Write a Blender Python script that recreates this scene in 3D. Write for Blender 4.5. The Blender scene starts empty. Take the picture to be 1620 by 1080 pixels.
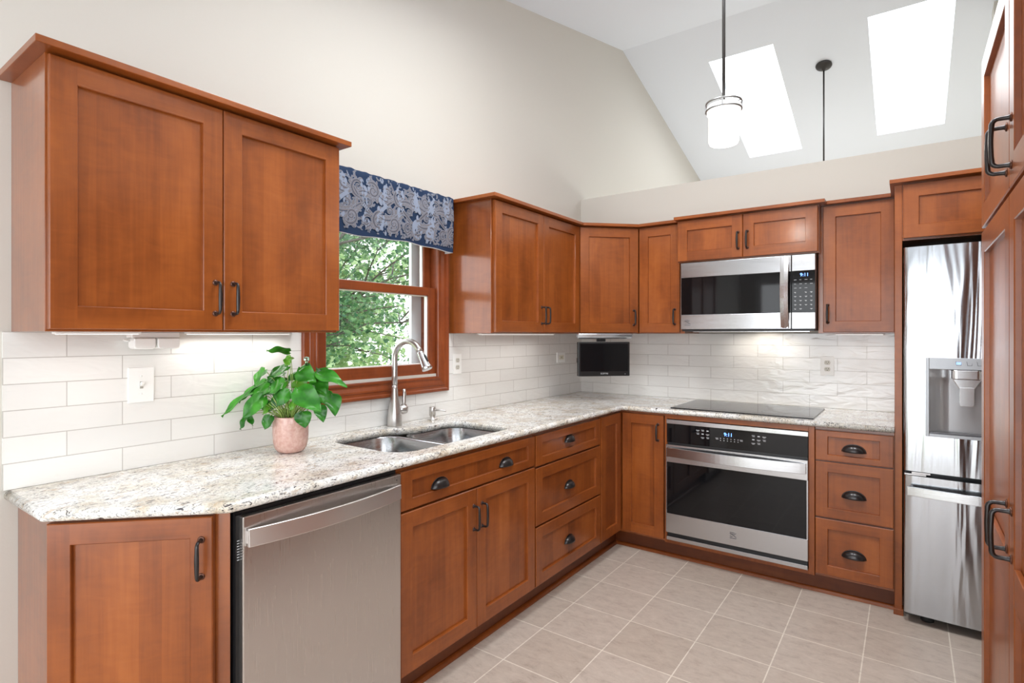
import bpy, bmesh, math, random
from mathutils import Vector, Matrix
random.seed(7)
C = bpy.context.scene
COL = C.collection
PI = math.pi

# ---------------------------------------------------------------- camera
cam_d = bpy.data.cameras.new('camera')
cam = bpy.data.objects.new('camera', cam_d); COL.objects.link(cam)
cam.location = (2.1087, -3.9325, 1.3629)
cam.rotation_euler = (PI/2, 0, 0.6291)
cam_d.sensor_width = 36.0
cam_d.lens = 878.02/1620*36
cam_d.shift_x = (810-797.96)/1620
cam_d.shift_y = -(540-529.57)/1620
cam_d.clip_start = 0.02
C.camera = cam

# ---------------------------------------------------------------- world, exposure
w = bpy.data.worlds.new('sky'); C.world = w; w.use_nodes = True
bg = w.node_tree.nodes['Background']
bg.inputs[0].default_value = (0.93, 0.97, 1.0, 1); bg.inputs[1].default_value = 5.0
C.view_settings.view_transform = 'Standard'
C.view_settings.look = 'None'
C.view_settings.exposure = -0.60
C.view_settings.gamma = 1.0
C.view_settings.use_curve_mapping = False
C.cycles.use_denoising = True
C.cycles.max_bounces = 8
C.cycles.diffuse_bounces = 5
C.cycles.glossy_bounces = 5
C.cycles.transparent_max_bounces = 12
C.cycles.sample_clamp_indirect = 6
C.cycles.caustics_reflective = False
C.cycles.caustics_refractive = False

def area(name, loc, aim, sx, sy, power, col=(1,1,1), spread=PI):
    l = bpy.data.lights.new(name, 'AREA'); l.shape = 'RECTANGLE'
    l.size = sx; l.size_y = sy; l.energy = power; l.color = col; l.spread = spread
    o = bpy.data.objects.new(name, l); COL.objects.link(o); o.location = loc
    d = Vector(aim)
    o.rotation_euler = d.to_track_quat('-Z', 'Y').to_euler()
    return o
# ceiling planes: z = ZR - SF*(y-YR) beyond the ridge, z = ZR + SN*(y-YR) before it
YR, ZR, SF, SN = 0.8, 3.957, 0.28, 0.235
def ceil_z(y): return ZR - SF*(y-YR) if y > YR else ZR + SN*(y-YR)
# daylight through the two skylights beyond the half wall
for i, xc in enumerate((0.910, 2.121)):
    ym = 2.035
    o = area('skylight_daylight', (xc, ym+0.03, ceil_z(ym)+0.125), (0, -SF, -1), 0.62, 1.80, 18, (0.97, 0.985, 1.0))
# daylight through the patio door of the far room
area('far_door_daylight', (1.5, 3.84, 0.95), (0, -1, 0.16), 2.2, 1.5, 72, (1.0, 0.97, 0.92))
# daylight through the patio door and windows behind the camera
area('rear_door_daylight', (1.55, -6.05, 1.15), (0, 1, 0.03), 2.5, 2.0, 40, (0.93, 0.965, 1.0))
area('side_window_daylight', (3.02, -4.7, 1.45), (-1, 0, 0.0), 1.9, 1.3, 25, (0.93, 0.965, 1.0))
# added overhead fill, shining through two made-up skylights above the view
for xc in (1.0, 2.1):
    area('kitchen_overhead_fill', (xc, -2.2, ceil_z(-2.2)+0.15), (0, SN, -1), 0.53, 1.1, 50, (0.97, 0.985, 1.0))

# ---------------------------------------------------------------- materials
def mat(name):
    m = bpy.data.materials.new(name); m.use_nodes = True
    nt = m.node_tree
    return m, nt, nt.nodes['Principled BSDF']
def N(nt, t, **kw):
    n = nt.nodes.new(t)
    for k, v in kw.items(): setattr(n, k, v)
    return n
def simple(name, col, rough=0.5, metal=0.0, coat=0.0, emit=None, es=0.0, spec=None, bump=None):
    m, nt, p = mat(name)
    p.inputs['Base Color'].default_value = (*col, 1)
    p.inputs['Roughness'].default_value = rough
    p.inputs['Metallic'].default_value = metal
    p.inputs['Coat Weight'].default_value = coat
    if spec is not None: p.inputs['Specular IOR Level'].default_value = spec
    if emit:
        p.inputs['Emission Color'].default_value = (*emit, 1); p.inputs['Emission Strength'].default_value = es
    if bump:
        g = N(nt, 'ShaderNodeNewGeometry'); n = N(nt, 'ShaderNodeTexNoise'); n.inputs['Scale'].default_value = bump[0]
        b = N(nt, 'ShaderNodeBump'); b.inputs['Strength'].default_value = bump[1]; b.inputs['Distance'].default_value = bump[2]
        nt.links.new(g.outputs['Position'], n.inputs['Vector']); nt.links.new(n.outputs['Fac'], b.inputs['Height'])
        nt.links.new(b.outputs['Normal'], p.inputs['Normal'])
    return m
def ramp(nt, stops):
    r = N(nt, 'ShaderNodeValToRGB'); e = r.color_ramp.elements
    while len(e) > 1: e.remove(e[0])
    e[0].position = stops[0][0]; e[0].color = (*stops[0][1], 1)
    for pos, c in stops[1:]:
        x = e.new(pos); x.color = (*c, 1)
    return r
def math_n(nt, op, a, b=None, c=None):
    n = N(nt, 'ShaderNodeMath', operation=op)
    for i, v in enumerate((a, b, c)):
        if v is None: continue
        if isinstance(v, (int, float)): n.inputs[i].default_value = v
        else: nt.links.new(v, n.inputs[i])
    return n.outputs[0]
def scaled_pos(nt, s, off=None):
    g = N(nt, 'ShaderNodeNewGeometry')
    mp = N(nt, 'ShaderNodeMapping'); mp.inputs['Scale'].default_value = s
    nt.links.new(g.outputs['Position'], mp.inputs['Vector'])
    if off is not None:
        a = N(nt, 'ShaderNodeVectorMath', operation='ADD')
        nt.links.new(mp.outputs['Vector'], a.inputs[0]); nt.links.new(off, a.inputs[1]); return a.outputs[0]
    return mp.outputs['Vector']
def noise(nt, vec, scale=1.0, detail=3.0, rough=0.55, dist=0.0):
    n = N(nt, 'ShaderNodeTexNoise'); n.inputs['Scale'].default_value = scale
    n.inputs['Detail'].default_value = detail; n.inputs['Roughness'].default_value = rough
    n.inputs['Distortion'].default_value = dist
    nt.links.new(vec, n.inputs['Vector']); return n.outputs['Fac']

def wood(name, direction='v', staves=False, hue=(1, 1, 1), rough=0.30, coat=0.24):
    """cherry stained maple: fine grain, soft dark blotches, glued boards of different tone"""
    m, nt, p = mat(name)
    oi = N(nt, 'ShaderNodeObjectInfo')
    rnd = math_n(nt, 'MULTIPLY', oi.outputs['Random'], 17.0)
    cx = N(nt, 'ShaderNodeCombineXYZ')
    nt.links.new(rnd, cx.inputs[0]); nt.links.new(rnd, cx.inputs[2])
    if direction == 'v': sf, sb = (75, 75, 3.0), (5, 5, 2.2)
    else: sf, sb = (3.0, 3.0, 75), (2.2, 2.2, 6)
    f = noise(nt, scaled_pos(nt, sf, cx.outputs[0]), 1, 4, 0.6, 0.4)
    b = noise(nt, scaled_pos(nt, sb, cx.outputs[0]), 1, 3, 0.6, 0.6)
    ch = noise(nt, scaled_pos(nt, (9, 9, 26) if direction == 'v' else (26, 26, 9), cx.outputs[0]), 1, 2, 0.5, 1.5)
    v = math_n(nt, 'MULTIPLY_ADD', f, 0.30, 0.0)
    v = math_n(nt, 'MULTIPLY_ADD', b, 0.85, v)
    v = math_n(nt, 'MULTIPLY_ADD', ch, 0.22, v)
    v = math_n(nt, 'ADD', v, -0.20)
    if staves:
        g = N(nt, 'ShaderNodeNewGeometry'); sp = N(nt, 'ShaderNodeSeparateXYZ')
        nt.links.new(g.outputs['Position'], sp.inputs[0])
        h = math_n(nt, 'ADD', sp.outputs[0], sp.outputs[1])
        h = math_n(nt, 'MULTIPLY', h, 12.5); h = math_n(nt, 'ADD', h, rnd)
        h = math_n(nt, 'FLOOR', h)
        wn = N(nt, 'ShaderNodeTexWhiteNoise', noise_dimensions='1D'); nt.links.new(h, wn.inputs['W'])
        t = math_n(nt, 'ADD', wn.outputs['Value'], -0.5)
        v = math_n(nt, 'MULTIPLY_ADD', t, 0.20, v)
    r = ramp(nt, [(0.10, tuple(a*k for a, k in zip((0.112, 0.0265, 0.0052), hue))),
                  (0.38, tuple(a*k for a, k in zip((0.215, 0.0535, 0.0100), hue))),
                  (0.60, tuple(a*k for a, k in zip((0.300, 0.0800, 0.0150), hue))),
                  (0.90, tuple(a*k for a, k in zip((0.405, 0.122, 0.0265), hue)))])
    nt.links.new(v, r.inputs[0]); nt.links.new(r.outputs[0], p.inputs['Base Color'])
    p.inputs['Roughness'].default_value = rough
    p.inputs['Coat Weight'].default_value = coat; p.inputs['Coat Roughness'].default_value = 0.13; p.inputs['Specular IOR Level'].default_value = 0.38
    bp = N(nt, 'ShaderNodeBump'); bp.inputs['Strength'].default_value = 0.12; bp.inputs['Distance'].default_value = 0.002
    nt.links.new(f, bp.inputs['Height']); nt.links.new(bp.outputs['Normal'], p.inputs['Normal'])
    return m
WV = wood('wood_upright', 'v'); WH = wood('wood_level', 'h'); WP = wood('wood_panel', 'v', True)
WIN = wood('window_oak', 'h', False, (0.86, 0.72, 0.9), 0.35)
WINV = wood('window_oak_upright', 'v', False, (0.86, 0.72, 0.9), 0.35)
WB = wood('wood_body_sheen', 'v', coat=0.9)  # same finish as the doors, extra coat added for pale sheen on cabinet bodies
WT = wood('wood_toe_kick_shaded', 'h', False, (0.5, 0.45, 0.42), 0.4, 0.05)  # shade of the toe recess put into a darker wood tone
WOODS = [WV, WH, WP]
DARK = simple('shadow_gap_black', (0.012, 0.010, 0.009), 0.6)

def paint(name, col):
    return simple(name, col, 0.75, bump=(220, 0.08, 0.002))
PAINT = paint('cream_wall_paint', (0.60, 0.575, 0.525))
CEIL = paint('white_ceiling_paint', (0.70, 0.745, 0.81))
WHITE = simple('white_plastic', (0.90, 0.90, 0.88), 0.3)
IVORY = simple('ivory_plastic', (0.80, 0.77, 0.66), 0.35)
BRONZE = simple('dark_bronze', (0.030, 0.026, 0.026), 0.33, 0.6, 0.3)
COPPER = simple('worn_bronze_edge', (0.13, 0.060, 0.042), 0.35, 0.8)
CHROME = simple('polished_chrome', (0.75, 0.76, 0.78), 0.07, 1.0)
BLACKP = simple('black_plastic', (0.010, 0.010, 0.011), 0.35)
BLACKG = simple('black_glass', (0.006, 0.006, 0.007), 0.04, 0, 0.0, spec=0.32)
RUBBER = simple('black_rubber', (0.02, 0.02, 0.02), 0.7)
LEDB = simple('blue_display', (0.02, 0.03, 0.1), 0.3, emit=(0.15, 0.35, 1.0), es=6.0)
LEGEND = simple('grey_legend_print', (0.55, 0.56, 0.58), 0.5)
DKLEGEND = simple('dark_legend_print', (0.08, 0.08, 0.09), 0.4)

def steel(name, col=(0.68, 0.68, 0.69), rough=0.24, vert=True, wave=0.0):
    m, nt, p = mat(name)
    p.inputs['Base Color'].default_value = (*col, 1); p.inputs['Metallic'].default_value = 1.0
    f = noise(nt, scaled_pos(nt, (500, 500, 6) if vert else (6, 6, 500)), 1, 2, 0.6)
    rr = math_n(nt, 'MULTIPLY_ADD', f, 0.16, rough-0.08); nt.links.new(rr, p.inputs['Roughness'])
    b = N(nt, 'ShaderNodeBump'); b.inputs['Strength'].default_value = 0.06; b.inputs['Distance'].default_value = 0.001
    nt.links.new(f, b.inputs['Height']); nt.links.new(b.outputs['Normal'], p.inputs['Normal'])
    if wave:
        g = noise(nt, scaled_pos(nt, (9, 9, 0.9)), 1, 2, 0.5, 0.8)
        b2 = N(nt, 'ShaderNodeBump'); b2.inputs['Strength'].default_value = wave; b2.inputs['Distance'].default_value = 0.02
        nt.links.new(g, b2.inputs['Height']); nt.links.new(b.outputs['Normal'], b2.inputs['Normal'])
        nt.links.new(b2.outputs['Normal'], p.inputs['Normal'])
    return m
STEEL = steel('brushed_steel'); STEELH = steel('brushed_steel_level', (0.49, 0.49, 0.50), 0.2, vert=False)
FRSTEEL = steel('fridge_steel', (0.50, 0.52, 0.55), 0.18, True, 0.5)
DWSTEEL = steel('dishwasher_steel', (0.64, 0.61, 0.59), 0.30)
HSTEEL = steel('handle_steel', (0.82, 0.80, 0.79), 0.36, False)
NICKEL = steel('brushed_nickel', (0.60, 0.58, 0.56), 0.30, False)
SINKST = steel('sink_steel', (0.50, 0.51, 0.53), 0.25, False)
GREYP = simple('silver_grey_plastic', (0.36, 0.37, 0.39), 0.3, 0.4)

def granite():
    m, nt, p = mat('granite')
    pos = scaled_pos(nt, (1, 1, 1))
    # flowing grey streaks along the slab
    st = noise(nt, scaled_pos(nt, (95, 40, 95)), 1, 7, 0.74, 1.6)
    base = noise(nt, pos, 9, 4, 0.6)
    r1 = ramp(nt, [(0.30, (0.60, 0.53, 0.42)), (0.45, (0.76, 0.73, 0.66)), (0.60, (0.86, 0.86, 0.84))])
    nt.links.new(base, r1.inputs[0])
    r2 = ramp(nt, [(0.405, (1, 1, 1)), (0.475, (0, 0, 0))]); nt.links.new(st, r2.inputs[0])
    mx = N(nt, 'ShaderNodeMix', data_type='RGBA'); mx.inputs[7].default_value = (0.17, 0.17, 0.175, 1)
    fac = math_n(nt, 'MULTIPLY', r2.outputs[0], 0.85)
    nt.links.new(fac, mx.inputs[0]); nt.links.new(r1.outputs[0], mx.inputs[6])
    # crystal grains: small lightness change
    vo = N(nt, 'ShaderNodeTexVoronoi'); vo.inputs['Scale'].default_value = 230
    nt.links.new(pos, vo.inputs['Vector'])
    sv = N(nt, 'ShaderNodeSeparateColor'); nt.links.new(vo.outputs['Color'], sv.inputs[0])
    gf = math_n(nt, 'MULTIPLY_ADD', sv.outputs[0], 0.30, 0.82)
    mg = N(nt, 'ShaderNodeMix', data_type='RGBA', blend_type='MULTIPLY'); mg.inputs[0].default_value = 1
    nt.links.new(mx.outputs[2], mg.inputs[6]); nt.links.new(gf, mg.inputs[7])
    # rust patches
    rs = noise(nt, scaled_pos(nt, (30, 14, 30)), 1, 5, 0.7, 0.7)
    r3 = ramp(nt, [(0.57, (0, 0, 0)), (0.65, (1, 1, 1))]); nt.links.new(rs, r3.inputs[0])
    mr = N(nt, 'ShaderNodeMix', data_type='RGBA'); mr.inputs[7].default_value = (0.42, 0.30, 0.18, 1)
    f3 = math_n(nt, 'MULTIPLY', r3.outputs[0], 0.6)
    nt.links.new(f3, mr.inputs[0]); nt.links.new(mg.outputs[2], mr.inputs[6])
    # black flecks
    bk = noise(nt, scaled_pos(nt, (75, 40, 75)), 1, 4, 0.7, 1.2)
    r4 = ramp(nt, [(0.60, (0, 0, 0)), (0.625, (1, 1, 1))]); nt.links.new(bk, r4.inputs[0])
    mb = N(nt, 'ShaderNodeMix', data_type='RGBA'); mb.inputs[7].default_value = (0.035, 0.028, 0.03, 1)
    nt.links.new(r4.outputs[0], mb.inputs[0]); nt.links.new(mr.outputs[2], mb.inputs[6])
    nt.links.new(mb.outputs[2], p.inputs['Base Color'])
    p.inputs['Roughness'].default_value = 0.11
    return m
GRAN = granite()

def walltile(name, axis, off, zoff):
    """3 x 12 inch glossy white handmade tiles, running bond, thin grey joints"""
    m, nt, p = mat(name)
    g = N(nt, 'ShaderNodeNewGeometry'); sp = N(nt, 'ShaderNodeSeparateXYZ'); nt.links.new(g.outputs['Position'], sp.inputs[0])
    cb = N(nt, 'ShaderNodeCombineXYZ')
    a = math_n(nt, 'ADD', sp.outputs[axis], off); z = math_n(nt, 'ADD', sp.outputs[2], zoff)
    nt.links.new(a, cb.inputs[0]); nt.links.new(z, cb.inputs[1])
    br = N(nt, 'ShaderNodeTexBrick'); nt.links.new(cb.outputs[0], br.inputs['Vector'])
    br.offset = 0.5; br.offset_frequency = 2; br.squash = 1.0
    br.inputs['Scale'].default_value = 1.0; br.inputs['Brick Width'].default_value = 0.300
    br.inputs['Row Height'].default_value = 0.0763; br.inputs['Mortar Size'].default_value = 0.0014
    br.inputs['Mortar Smooth'].default_value = 0.1; br.inputs['Bias'].default_value = 0.0
    br.inputs['Color1'].default_value = (0.83, 0.825, 0.80, 1); br.inputs['Color2'].default_value = (0.77, 0.765, 0.745, 1)
    br.inputs['Mortar'].default_value = (0.52, 0.50, 0.47, 1)
    nt.links.new(br.outputs['Color'], p.inputs['Base Color'])
    p.inputs['Roughness'].default_value = 0.08; p.inputs['Specular IOR Level'].default_value = 0.75
    wv = noise(nt, scaled_pos(nt, (8, 8, 22)), 1, 2, 0.5, 0.8)
    hh = math_n(nt, 'MULTIPLY_ADD', br.outputs['Fac'], -0.35, wv)
    b = N(nt, 'ShaderNodeBump'); b.inputs['Strength'].default_value = 0.45; b.inputs['Distance'].default_value = 0.008
    nt.links.new(hh, b.inputs['Height']); nt.links.new(b.outputs['Normal'], p.inputs['Normal'])
    return m
TILE_L = walltile('glossy_wall_tile_side', 1, 3.342+3.0-0.0, -0.914+0.763)
TILE_B = walltile('glossy_wall_tile_back', 0, -0.56+3.0, -0.914+0.763)

def floortile():
    m, nt, p = mat('stone_floor_tile')
    g = N(nt, 'ShaderNodeNewGeometry'); sp = N(nt, 'ShaderNodeSeparateXYZ'); nt.links.new(g.outputs['Position'], sp.inputs[0])
    cb = N(nt, 'ShaderNodeCombineXYZ')
    nt.links.new(math_n(nt, 'ADD', sp.outputs[0], -0.733+3.05), cb.inputs[0]); nt.links.new(math_n(nt, 'ADD', sp.outputs[1], 1.135+6.10), cb.inputs[1])
    br = N(nt, 'ShaderNodeTexBrick'); nt.links.new(cb.outputs[0], br.inputs['Vector'])
    br.offset = 0.0; br.inputs['Scale'].default_value = 1.0; br.inputs['Brick Width'].default_value = 0.305
    br.inputs['Row Height'].default_value = 0.305; br.inputs['Mortar Size'].default_value = 0.0026
    br.inputs['Mortar Smooth'].default_value = 0.1
    br.inputs['Color1'].default_value = (0.49, 0.420, 0.362, 1); br.inputs['Color2'].default_value = (0.545, 0.475, 0.42, 1)
    br.inputs['Mortar'].default_value = (0.76, 0.71, 0.63, 1)
    n = noise(nt, scaled_pos(nt, (13, 24, 13)), 1, 9, 0.80, 0.4)
    r = ramp(nt, [(0.30, (0.70, 0.65, 0.62)), (0.46, (0.95, 0.92, 0.90)), (0.60, (1.05, 1.03, 1.01)), (0.72, (1.18, 1.17, 1.17))]); nt.links.new(n, r.inputs[0])
    mg = N(nt, 'ShaderNodeMix', data_type='RGBA', blend_type='MULTIPLY'); mg.inputs[0].default_value = 1
    nt.links.new(br.outputs['Color'], mg.inputs[6]); nt.links.new(r.outputs[0], mg.inputs[7])
    nt.links.new(mg.outputs[2], p.inputs['Base Color']); p.inputs['Roughness'].default_value = 0.42
    b = N(nt, 'ShaderNodeBump'); b.inputs['Strength'].default_value = 0.25; b.inputs['Distance'].default_value = 0.003
    hh = math_n(nt, 'MULTIPLY_ADD', br.outputs['Fac'], -0.6, n)
    nt.links.new(hh, b.inputs['Height']); nt.links.new(b.outputs['Normal'], p.inputs['Normal'])
    return m
FLOOR = floortile()

def glassmat(name, refl=0.12, tint=(1, 1, 1)):
    m = bpy.data.materials.new(name); m.use_nodes = True; nt = m.node_tree; nt.nodes.clear()
    o = N(nt, 'ShaderNodeOutputMaterial'); t = N(nt, 'ShaderNodeBsdfTransparent'); g = N(nt, 'ShaderNodeBsdfGlossy')
    t.inputs[0].default_value = (*tint, 1); g.inputs['Roughness'].default_value = 0.02
    mx = N(nt, 'ShaderNodeMixShader'); mx.inputs[0].default_value = refl*0.5
    nt.links.new(t.outputs[0], mx.inputs[1]); nt.links.new(g.outputs[0], mx.inputs[2]); nt.links.new(mx.outputs[0], o.inputs[0])
    return m
PANE = glassmat('window_pane_glass', 0.06)

# ---------------------------------------------------------------- mesh helpers
class B:
    def __init__(self, M=None):
        self.bm = bmesh.new(); self.M = M
    def v(self, co):
        co = Vector(co)
        return self.bm.verts.new(self.M @ co if self.M else co)
    def face(self, pts, mi=0, hint=None, smooth=False):
        vs = [self.v(p) if not isinstance(p, bmesh.types.BMVert) else p for p in pts]
        f = self.bm.faces.new(vs); f.material_index = mi; f.smooth = smooth
        if hint is not None:
            f.normal_update()
            h = Vector(hint)
            if self.M: h = self.M.to_3x3() @ h
            if f.normal.dot(h) < 0: f.normal_flip()
        return f
    def _recalc(self, faces): bmesh.ops.recalc_face_normals(self.bm, faces=list(faces))
    def prism(self, poly, z0, z1, mi=0, bev=0.0, axis='z'):
        def P(a, b, c):
            return {'z': (a, b, c), 'y': (a, c, b), 'x': (c, a, b)}[axis]
        lo = [self.v(P(a, b, z0)) for a, b in poly]; hi = [self.v(P(a, b, z1)) for a, b in poly]
        fs = [self.bm.faces.new(lo), self.bm.faces.new(hi)]
        n = len(poly)
        for i in range(n):
            fs.append(self.bm.faces.new((lo[i], lo[(i+1) % n], hi[(i+1) % n], hi[i])))
        for f in fs: f.material_index = mi
        self._recalc(fs)
        if bev > 0:
            es = set(e for f in fs for e in f.edges)
            r = bmesh.ops.bevel(self.bm, geom=list(es), offset=bev, segments=2, affect='EDGES', profile=0.5)
            for f in r['faces']: f.material_index = mi
        return fs
    def box(self, x0, x1, y0, y1, z0, z1, mi=0, bev=0.0):
        return self.prism([(x0, y0), (x1, y0), (x1, y1), (x0, y1)], z0, z1, mi, bev)
    def loft(self, rings, mi=0, closed=True, cap=True, smooth=True):
        vr = [[self.v(p) for p in r] for r in rings]; fs = []
        for a, b in zip(vr, vr[1:]):
            n = len(a)
            for i in range(n if closed else n-1):
                j = (i+1) % n
                fs.append(self.bm.faces.new((a[i], a[j], b[j], b[i])))
        for f in fs: f.smooth = smooth
        if cap and closed:
            fs.append(self.bm.faces.new(vr[0])); fs.append(self.bm.faces.new(vr[-1]))
        for f in fs: f.material_index = mi
        self._recalc(fs)
        return fs
    def tube(self, pts, rad, n=10, mi=0, cap=True, squash=None):
        pts = [Vector(p) for p in pts]
        if not hasattr(rad, '__len__'): rad = [rad]*len(pts)
        rings = []; up = None
        for i, p in enumerate(pts):
            t = (pts[min(i+1, len(pts)-1)] - pts[max(i-1, 0)]).normalized()
            if up is None:
                a = Vector((0, 0, 1)) if abs(t.z) < 0.9 else Vector((1, 0, 0))
                up = (a - t*a.dot(t)).normalized()
            else: up = (up - t*up.dot(t)).normalized()
            s = t.cross(up)
            r = rad[i]; r = (r, r) if not hasattr(r, '__len__') else r
            rings.append([p + up*math.cos(2*PI*k/n)*r[0] + s*math.sin(2*PI*k/n)*r[1] for k in range(n)])
        return self.loft(rings, mi, True, cap)
    def lathe(self, prof, c=(0, 0, 0), n=32, mi=0, cap=True, tilt=None):
        rings = []
        for r, z in prof:
            ring = [Vector((r*math.cos(2*PI*k/n), r*math.sin(2*PI*k/n), z)) for k in range(n)]
            if tilt is not None: ring = [tilt @ q for q in ring]
            rings.append([q + Vector(c) for q in ring])
        return self.loft(rings, mi, True, cap)
    def done(self, name, mats, parent=None, label=None, bevel=0.0, solid=0.0, smooth=None):
        me = bpy.data.meshes.new(name)
        if parent is not None:
            off = Vector(parent.matrix_world_loc)
            bmesh.ops.translate(self.bm, verts=self.bm.verts, vec=-off)
        self.bm.to_mesh(me); self.bm.free()
        if not isinstance(mats, (list, tuple)): mats = [mats]
        for m in mats: me.materials.append(m)
        o = bpy.data.objects.new(name, me); COL.objects.link(o)
        if smooth is not None:
            for f in me.polygons: f.use_smooth = smooth
        if parent is not None: o.parent = parent.ob
        if label: o['label'] = label
        if solid:
            s = o.modifiers.new('solid', 'SOLIDIFY'); s.thickness = solid; s.offset = 0
        if bevel:
            b = o.modifiers.new('bevel', 'BEVEL'); b.width = bevel; b.segments = 2; b.limit_method = 'ANGLE'; b.angle_limit = 0.7
            b.harden_normals = False
        return Node(o, parent.matrix_world_loc if parent is not None else (0, 0, 0))
class Node:
    """an object and the world point its children's meshes are measured from"""
    def __init__(self, ob, loc): self.ob = ob; self.matrix_world_loc = Vector(loc)
def thing(name, label, cat, loc, group=None):
    o = bpy.data.objects.new(name, None); COL.objects.link(o); o.empty_display_size = 0.05
    o.location = loc; o['label'] = label; o['category'] = cat
    if group: o['group'] = group
    return Node(o, loc)
def tag(n, label, cat, group=None, kind=None):
    o = n.ob if isinstance(n, Node) else n
    o['label'] = label; o['category'] = cat
    if group: o['group'] = group
    if kind: o['kind'] = kind
    return n
def struct(n, label=None):
    n.ob['kind'] = 'structure'
    if label: n.ob['label'] = label
    return n
def frame(origin, u, n):
    """local x = along the face (u), y = out of the face (n), z = up"""
    u = Vector(u).normalized(); n = Vector(n).normalized()
    return Matrix(((u.x, n.x, 0, origin[0]), (u.y, n.y, 0, origin[1]), (0, 0, 1, origin[2]), (0, 0, 0, 1)))

def shaker(name, parent, fr, x0, x1, z0, z1, t=0.020, st=0.060, sr=None, label=None):
    """framed door or drawer front with recessed flat panel; back at y=0, front at y=t"""
    b = B(fr); sr = sr or st
    c = 0.0025
    cen = Vector(((x0+x1)/2, t/2, (z0+z1)/2))
    def ring(o, d, oz=None):
        oz = o if oz is None else oz
        return [(x0+o, d, z0+oz), (x1-o, d, z0+oz), (x1-o, d, z1-oz), (x0+o, d, z1-oz)]
    def band(r0, r1):
        for i in range(4):
            j = (i+1) % 4
            q = [r0[i], r0[j], r1[j], r1[i]]
            m = sum((Vector(p) for p in q), Vector())/4
            b.face(q, 1 if i in (0, 2) else 0, (m-cen))
    band(ring(0, 0), ring(0, t-c)); band(ring(0, t-c), ring(c, t))
    b.face(ring(0, 0), 0, (0, -1, 0))
    up = (0, 1, 0)
    # stiles run full height, rails sit between them
    b.face([(x0+c, t, z0+c), (x0+st, t, z0+c), (x0+st, t, z1-c), (x0+c, t, z1-c)], 0, up)
    b.face([(x1-st, t, z0+c), (x1-c, t, z0+c), (x1-c, t, z1-c), (x1-st, t, z1-c)], 0, up)
    b.face([(x0+st, t, z0+c), (x1-st, t, z0+c), (x1-st, t, z0+sr), (x0+st, t, z0+sr)], 1, up)
    b.face([(x0+st, t, z1-sr), (x1-st, t, z1-sr), (x1-st, t, z1-c), (x0+st, t, z1-c)], 1, up)
    A = ring(st, t, sr); D = ring(st+0.0018, t-0.0020, sr+0.0018); E = ring(st+0.0026, t-0.0115, sr+0.0026)
    for r0, r1 in ((A, D), (D, E)):
        for i in range(4):
            j = (i+1) % 4
            q = [r0[i], r0[j], r1[j], r1[i]]; m = sum((Vector(p) for p in q), Vector())/4
            h = Vector((cen.x, t+0.05, cen.z)) - m
            b.face(q, 1 if i in (0, 2) else 0, h)
    b.face(E, 2, up)
    return b.done(name, WOODS, parent, label)

def bar_pull(parent, fr, x, z0, cc=0.098, y=0.020, big=1.0, name='handle'):
    b = B(fr)
    P = 0.031*big; rc = 0.011*big; c5 = [PI/2*k/5 for k in range(6)]
    pts = [(x, y, z0), (x, y+0.005, z0), (x, y+(P-rc)*0.6, z0)] + [(x, y+P-rc+rc*math.sin(a), z0+rc-rc*math.cos(a)) for a in c5]
    rr = [0.0074, 0.0050, 0.0045] + [0.0045, 0.0045, 0.0046, 0.0047, 0.0048, 0.0050]
    for k in range(1, 8):
        s = k/8; pts.append((x, y+P*(1.0+0.05*math.sin(PI*s)), z0+rc+(cc-2*rc)*s)); rr.append((0.0046, 0.0050+0.0013*math.sin(PI*s)))
    pts += [(x, y+P-rc+rc*math.cos(a), z0+cc-rc+rc*math.sin(a)) for a in c5] + [(x, y+(P-rc)*0.6, z0+cc), (x, y+0.005, z0+cc), (x, y, z0+cc)]
    rr += [0.0050, 0.0048, 0.0047, 0.0046, 0.0045, 0.0045] + [0.0045, 0.0050, 0.0074]
    b.tube(pts, [(r*big if not hasattr(r, '__len__') else (r[0]*big, r[1]*big)) for r in rr], 12)
    h = b.done(name, BRONZE, parent)
    for zz in (z0, z0+cc):
        b = B(fr)
        b.lathe([(0.0002, 0), (0.0094*big, 0), (0.0094*big, 0.0018), (0.0066*big, 0.0032), (0.0002, 0.0034)], (x, y, zz), 14, 0, True, Matrix(((1, 0, 0), (0, 0, 1), (0, 1, 0))))
        b.done('collar', COPPER, h, 'worn coppery mounting collar')
    return h
def cup_pull(parent, fr, x, z, a=0.047, h=0.034, d=0.026, y=0.010):
    """half-dome bin pull, open below; sits on the recessed panel or front at y"""
    b = B(fr); n, m = 20, 8; rings = []
    for i in range(m+1):
        ph = PI/2*i/m
        rings.append([(x+a*math.cos(PI*k/n), y+0.001+d*math.sin(PI*k/n)*math.sin(ph)**0.8, z-h*0.4+h*math.sin(PI*k/n)*math.cos(ph)) for k in range(n+1)])
    b.loft(rings, 0, False, False)
    # flange against the wood
    rg = [[(x+(a+e)*math.cos(PI*k/n), y+yy, z-h*0.4+(h+e)*math.sin(PI*k/n)) for k in range(n+1)] for e, yy in ((0, 0.0015), (0.004, 0.0012), (0.0045, 0.0002))]
    b.loft(rg, 0, False, False)
    return b.done('cup_pull', BRONZE, parent, None, solid=0.0016)

FL = lambda x, y, z=0: frame((x, y, z), (0, 1, 0), (1, 0, 0))      # faces of the left run look along +x
FB = lambda x, y, z=0: frame((x, y, z), (1, 0, 0), (0, -1, 0))     # faces of the back run look along -y

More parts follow.
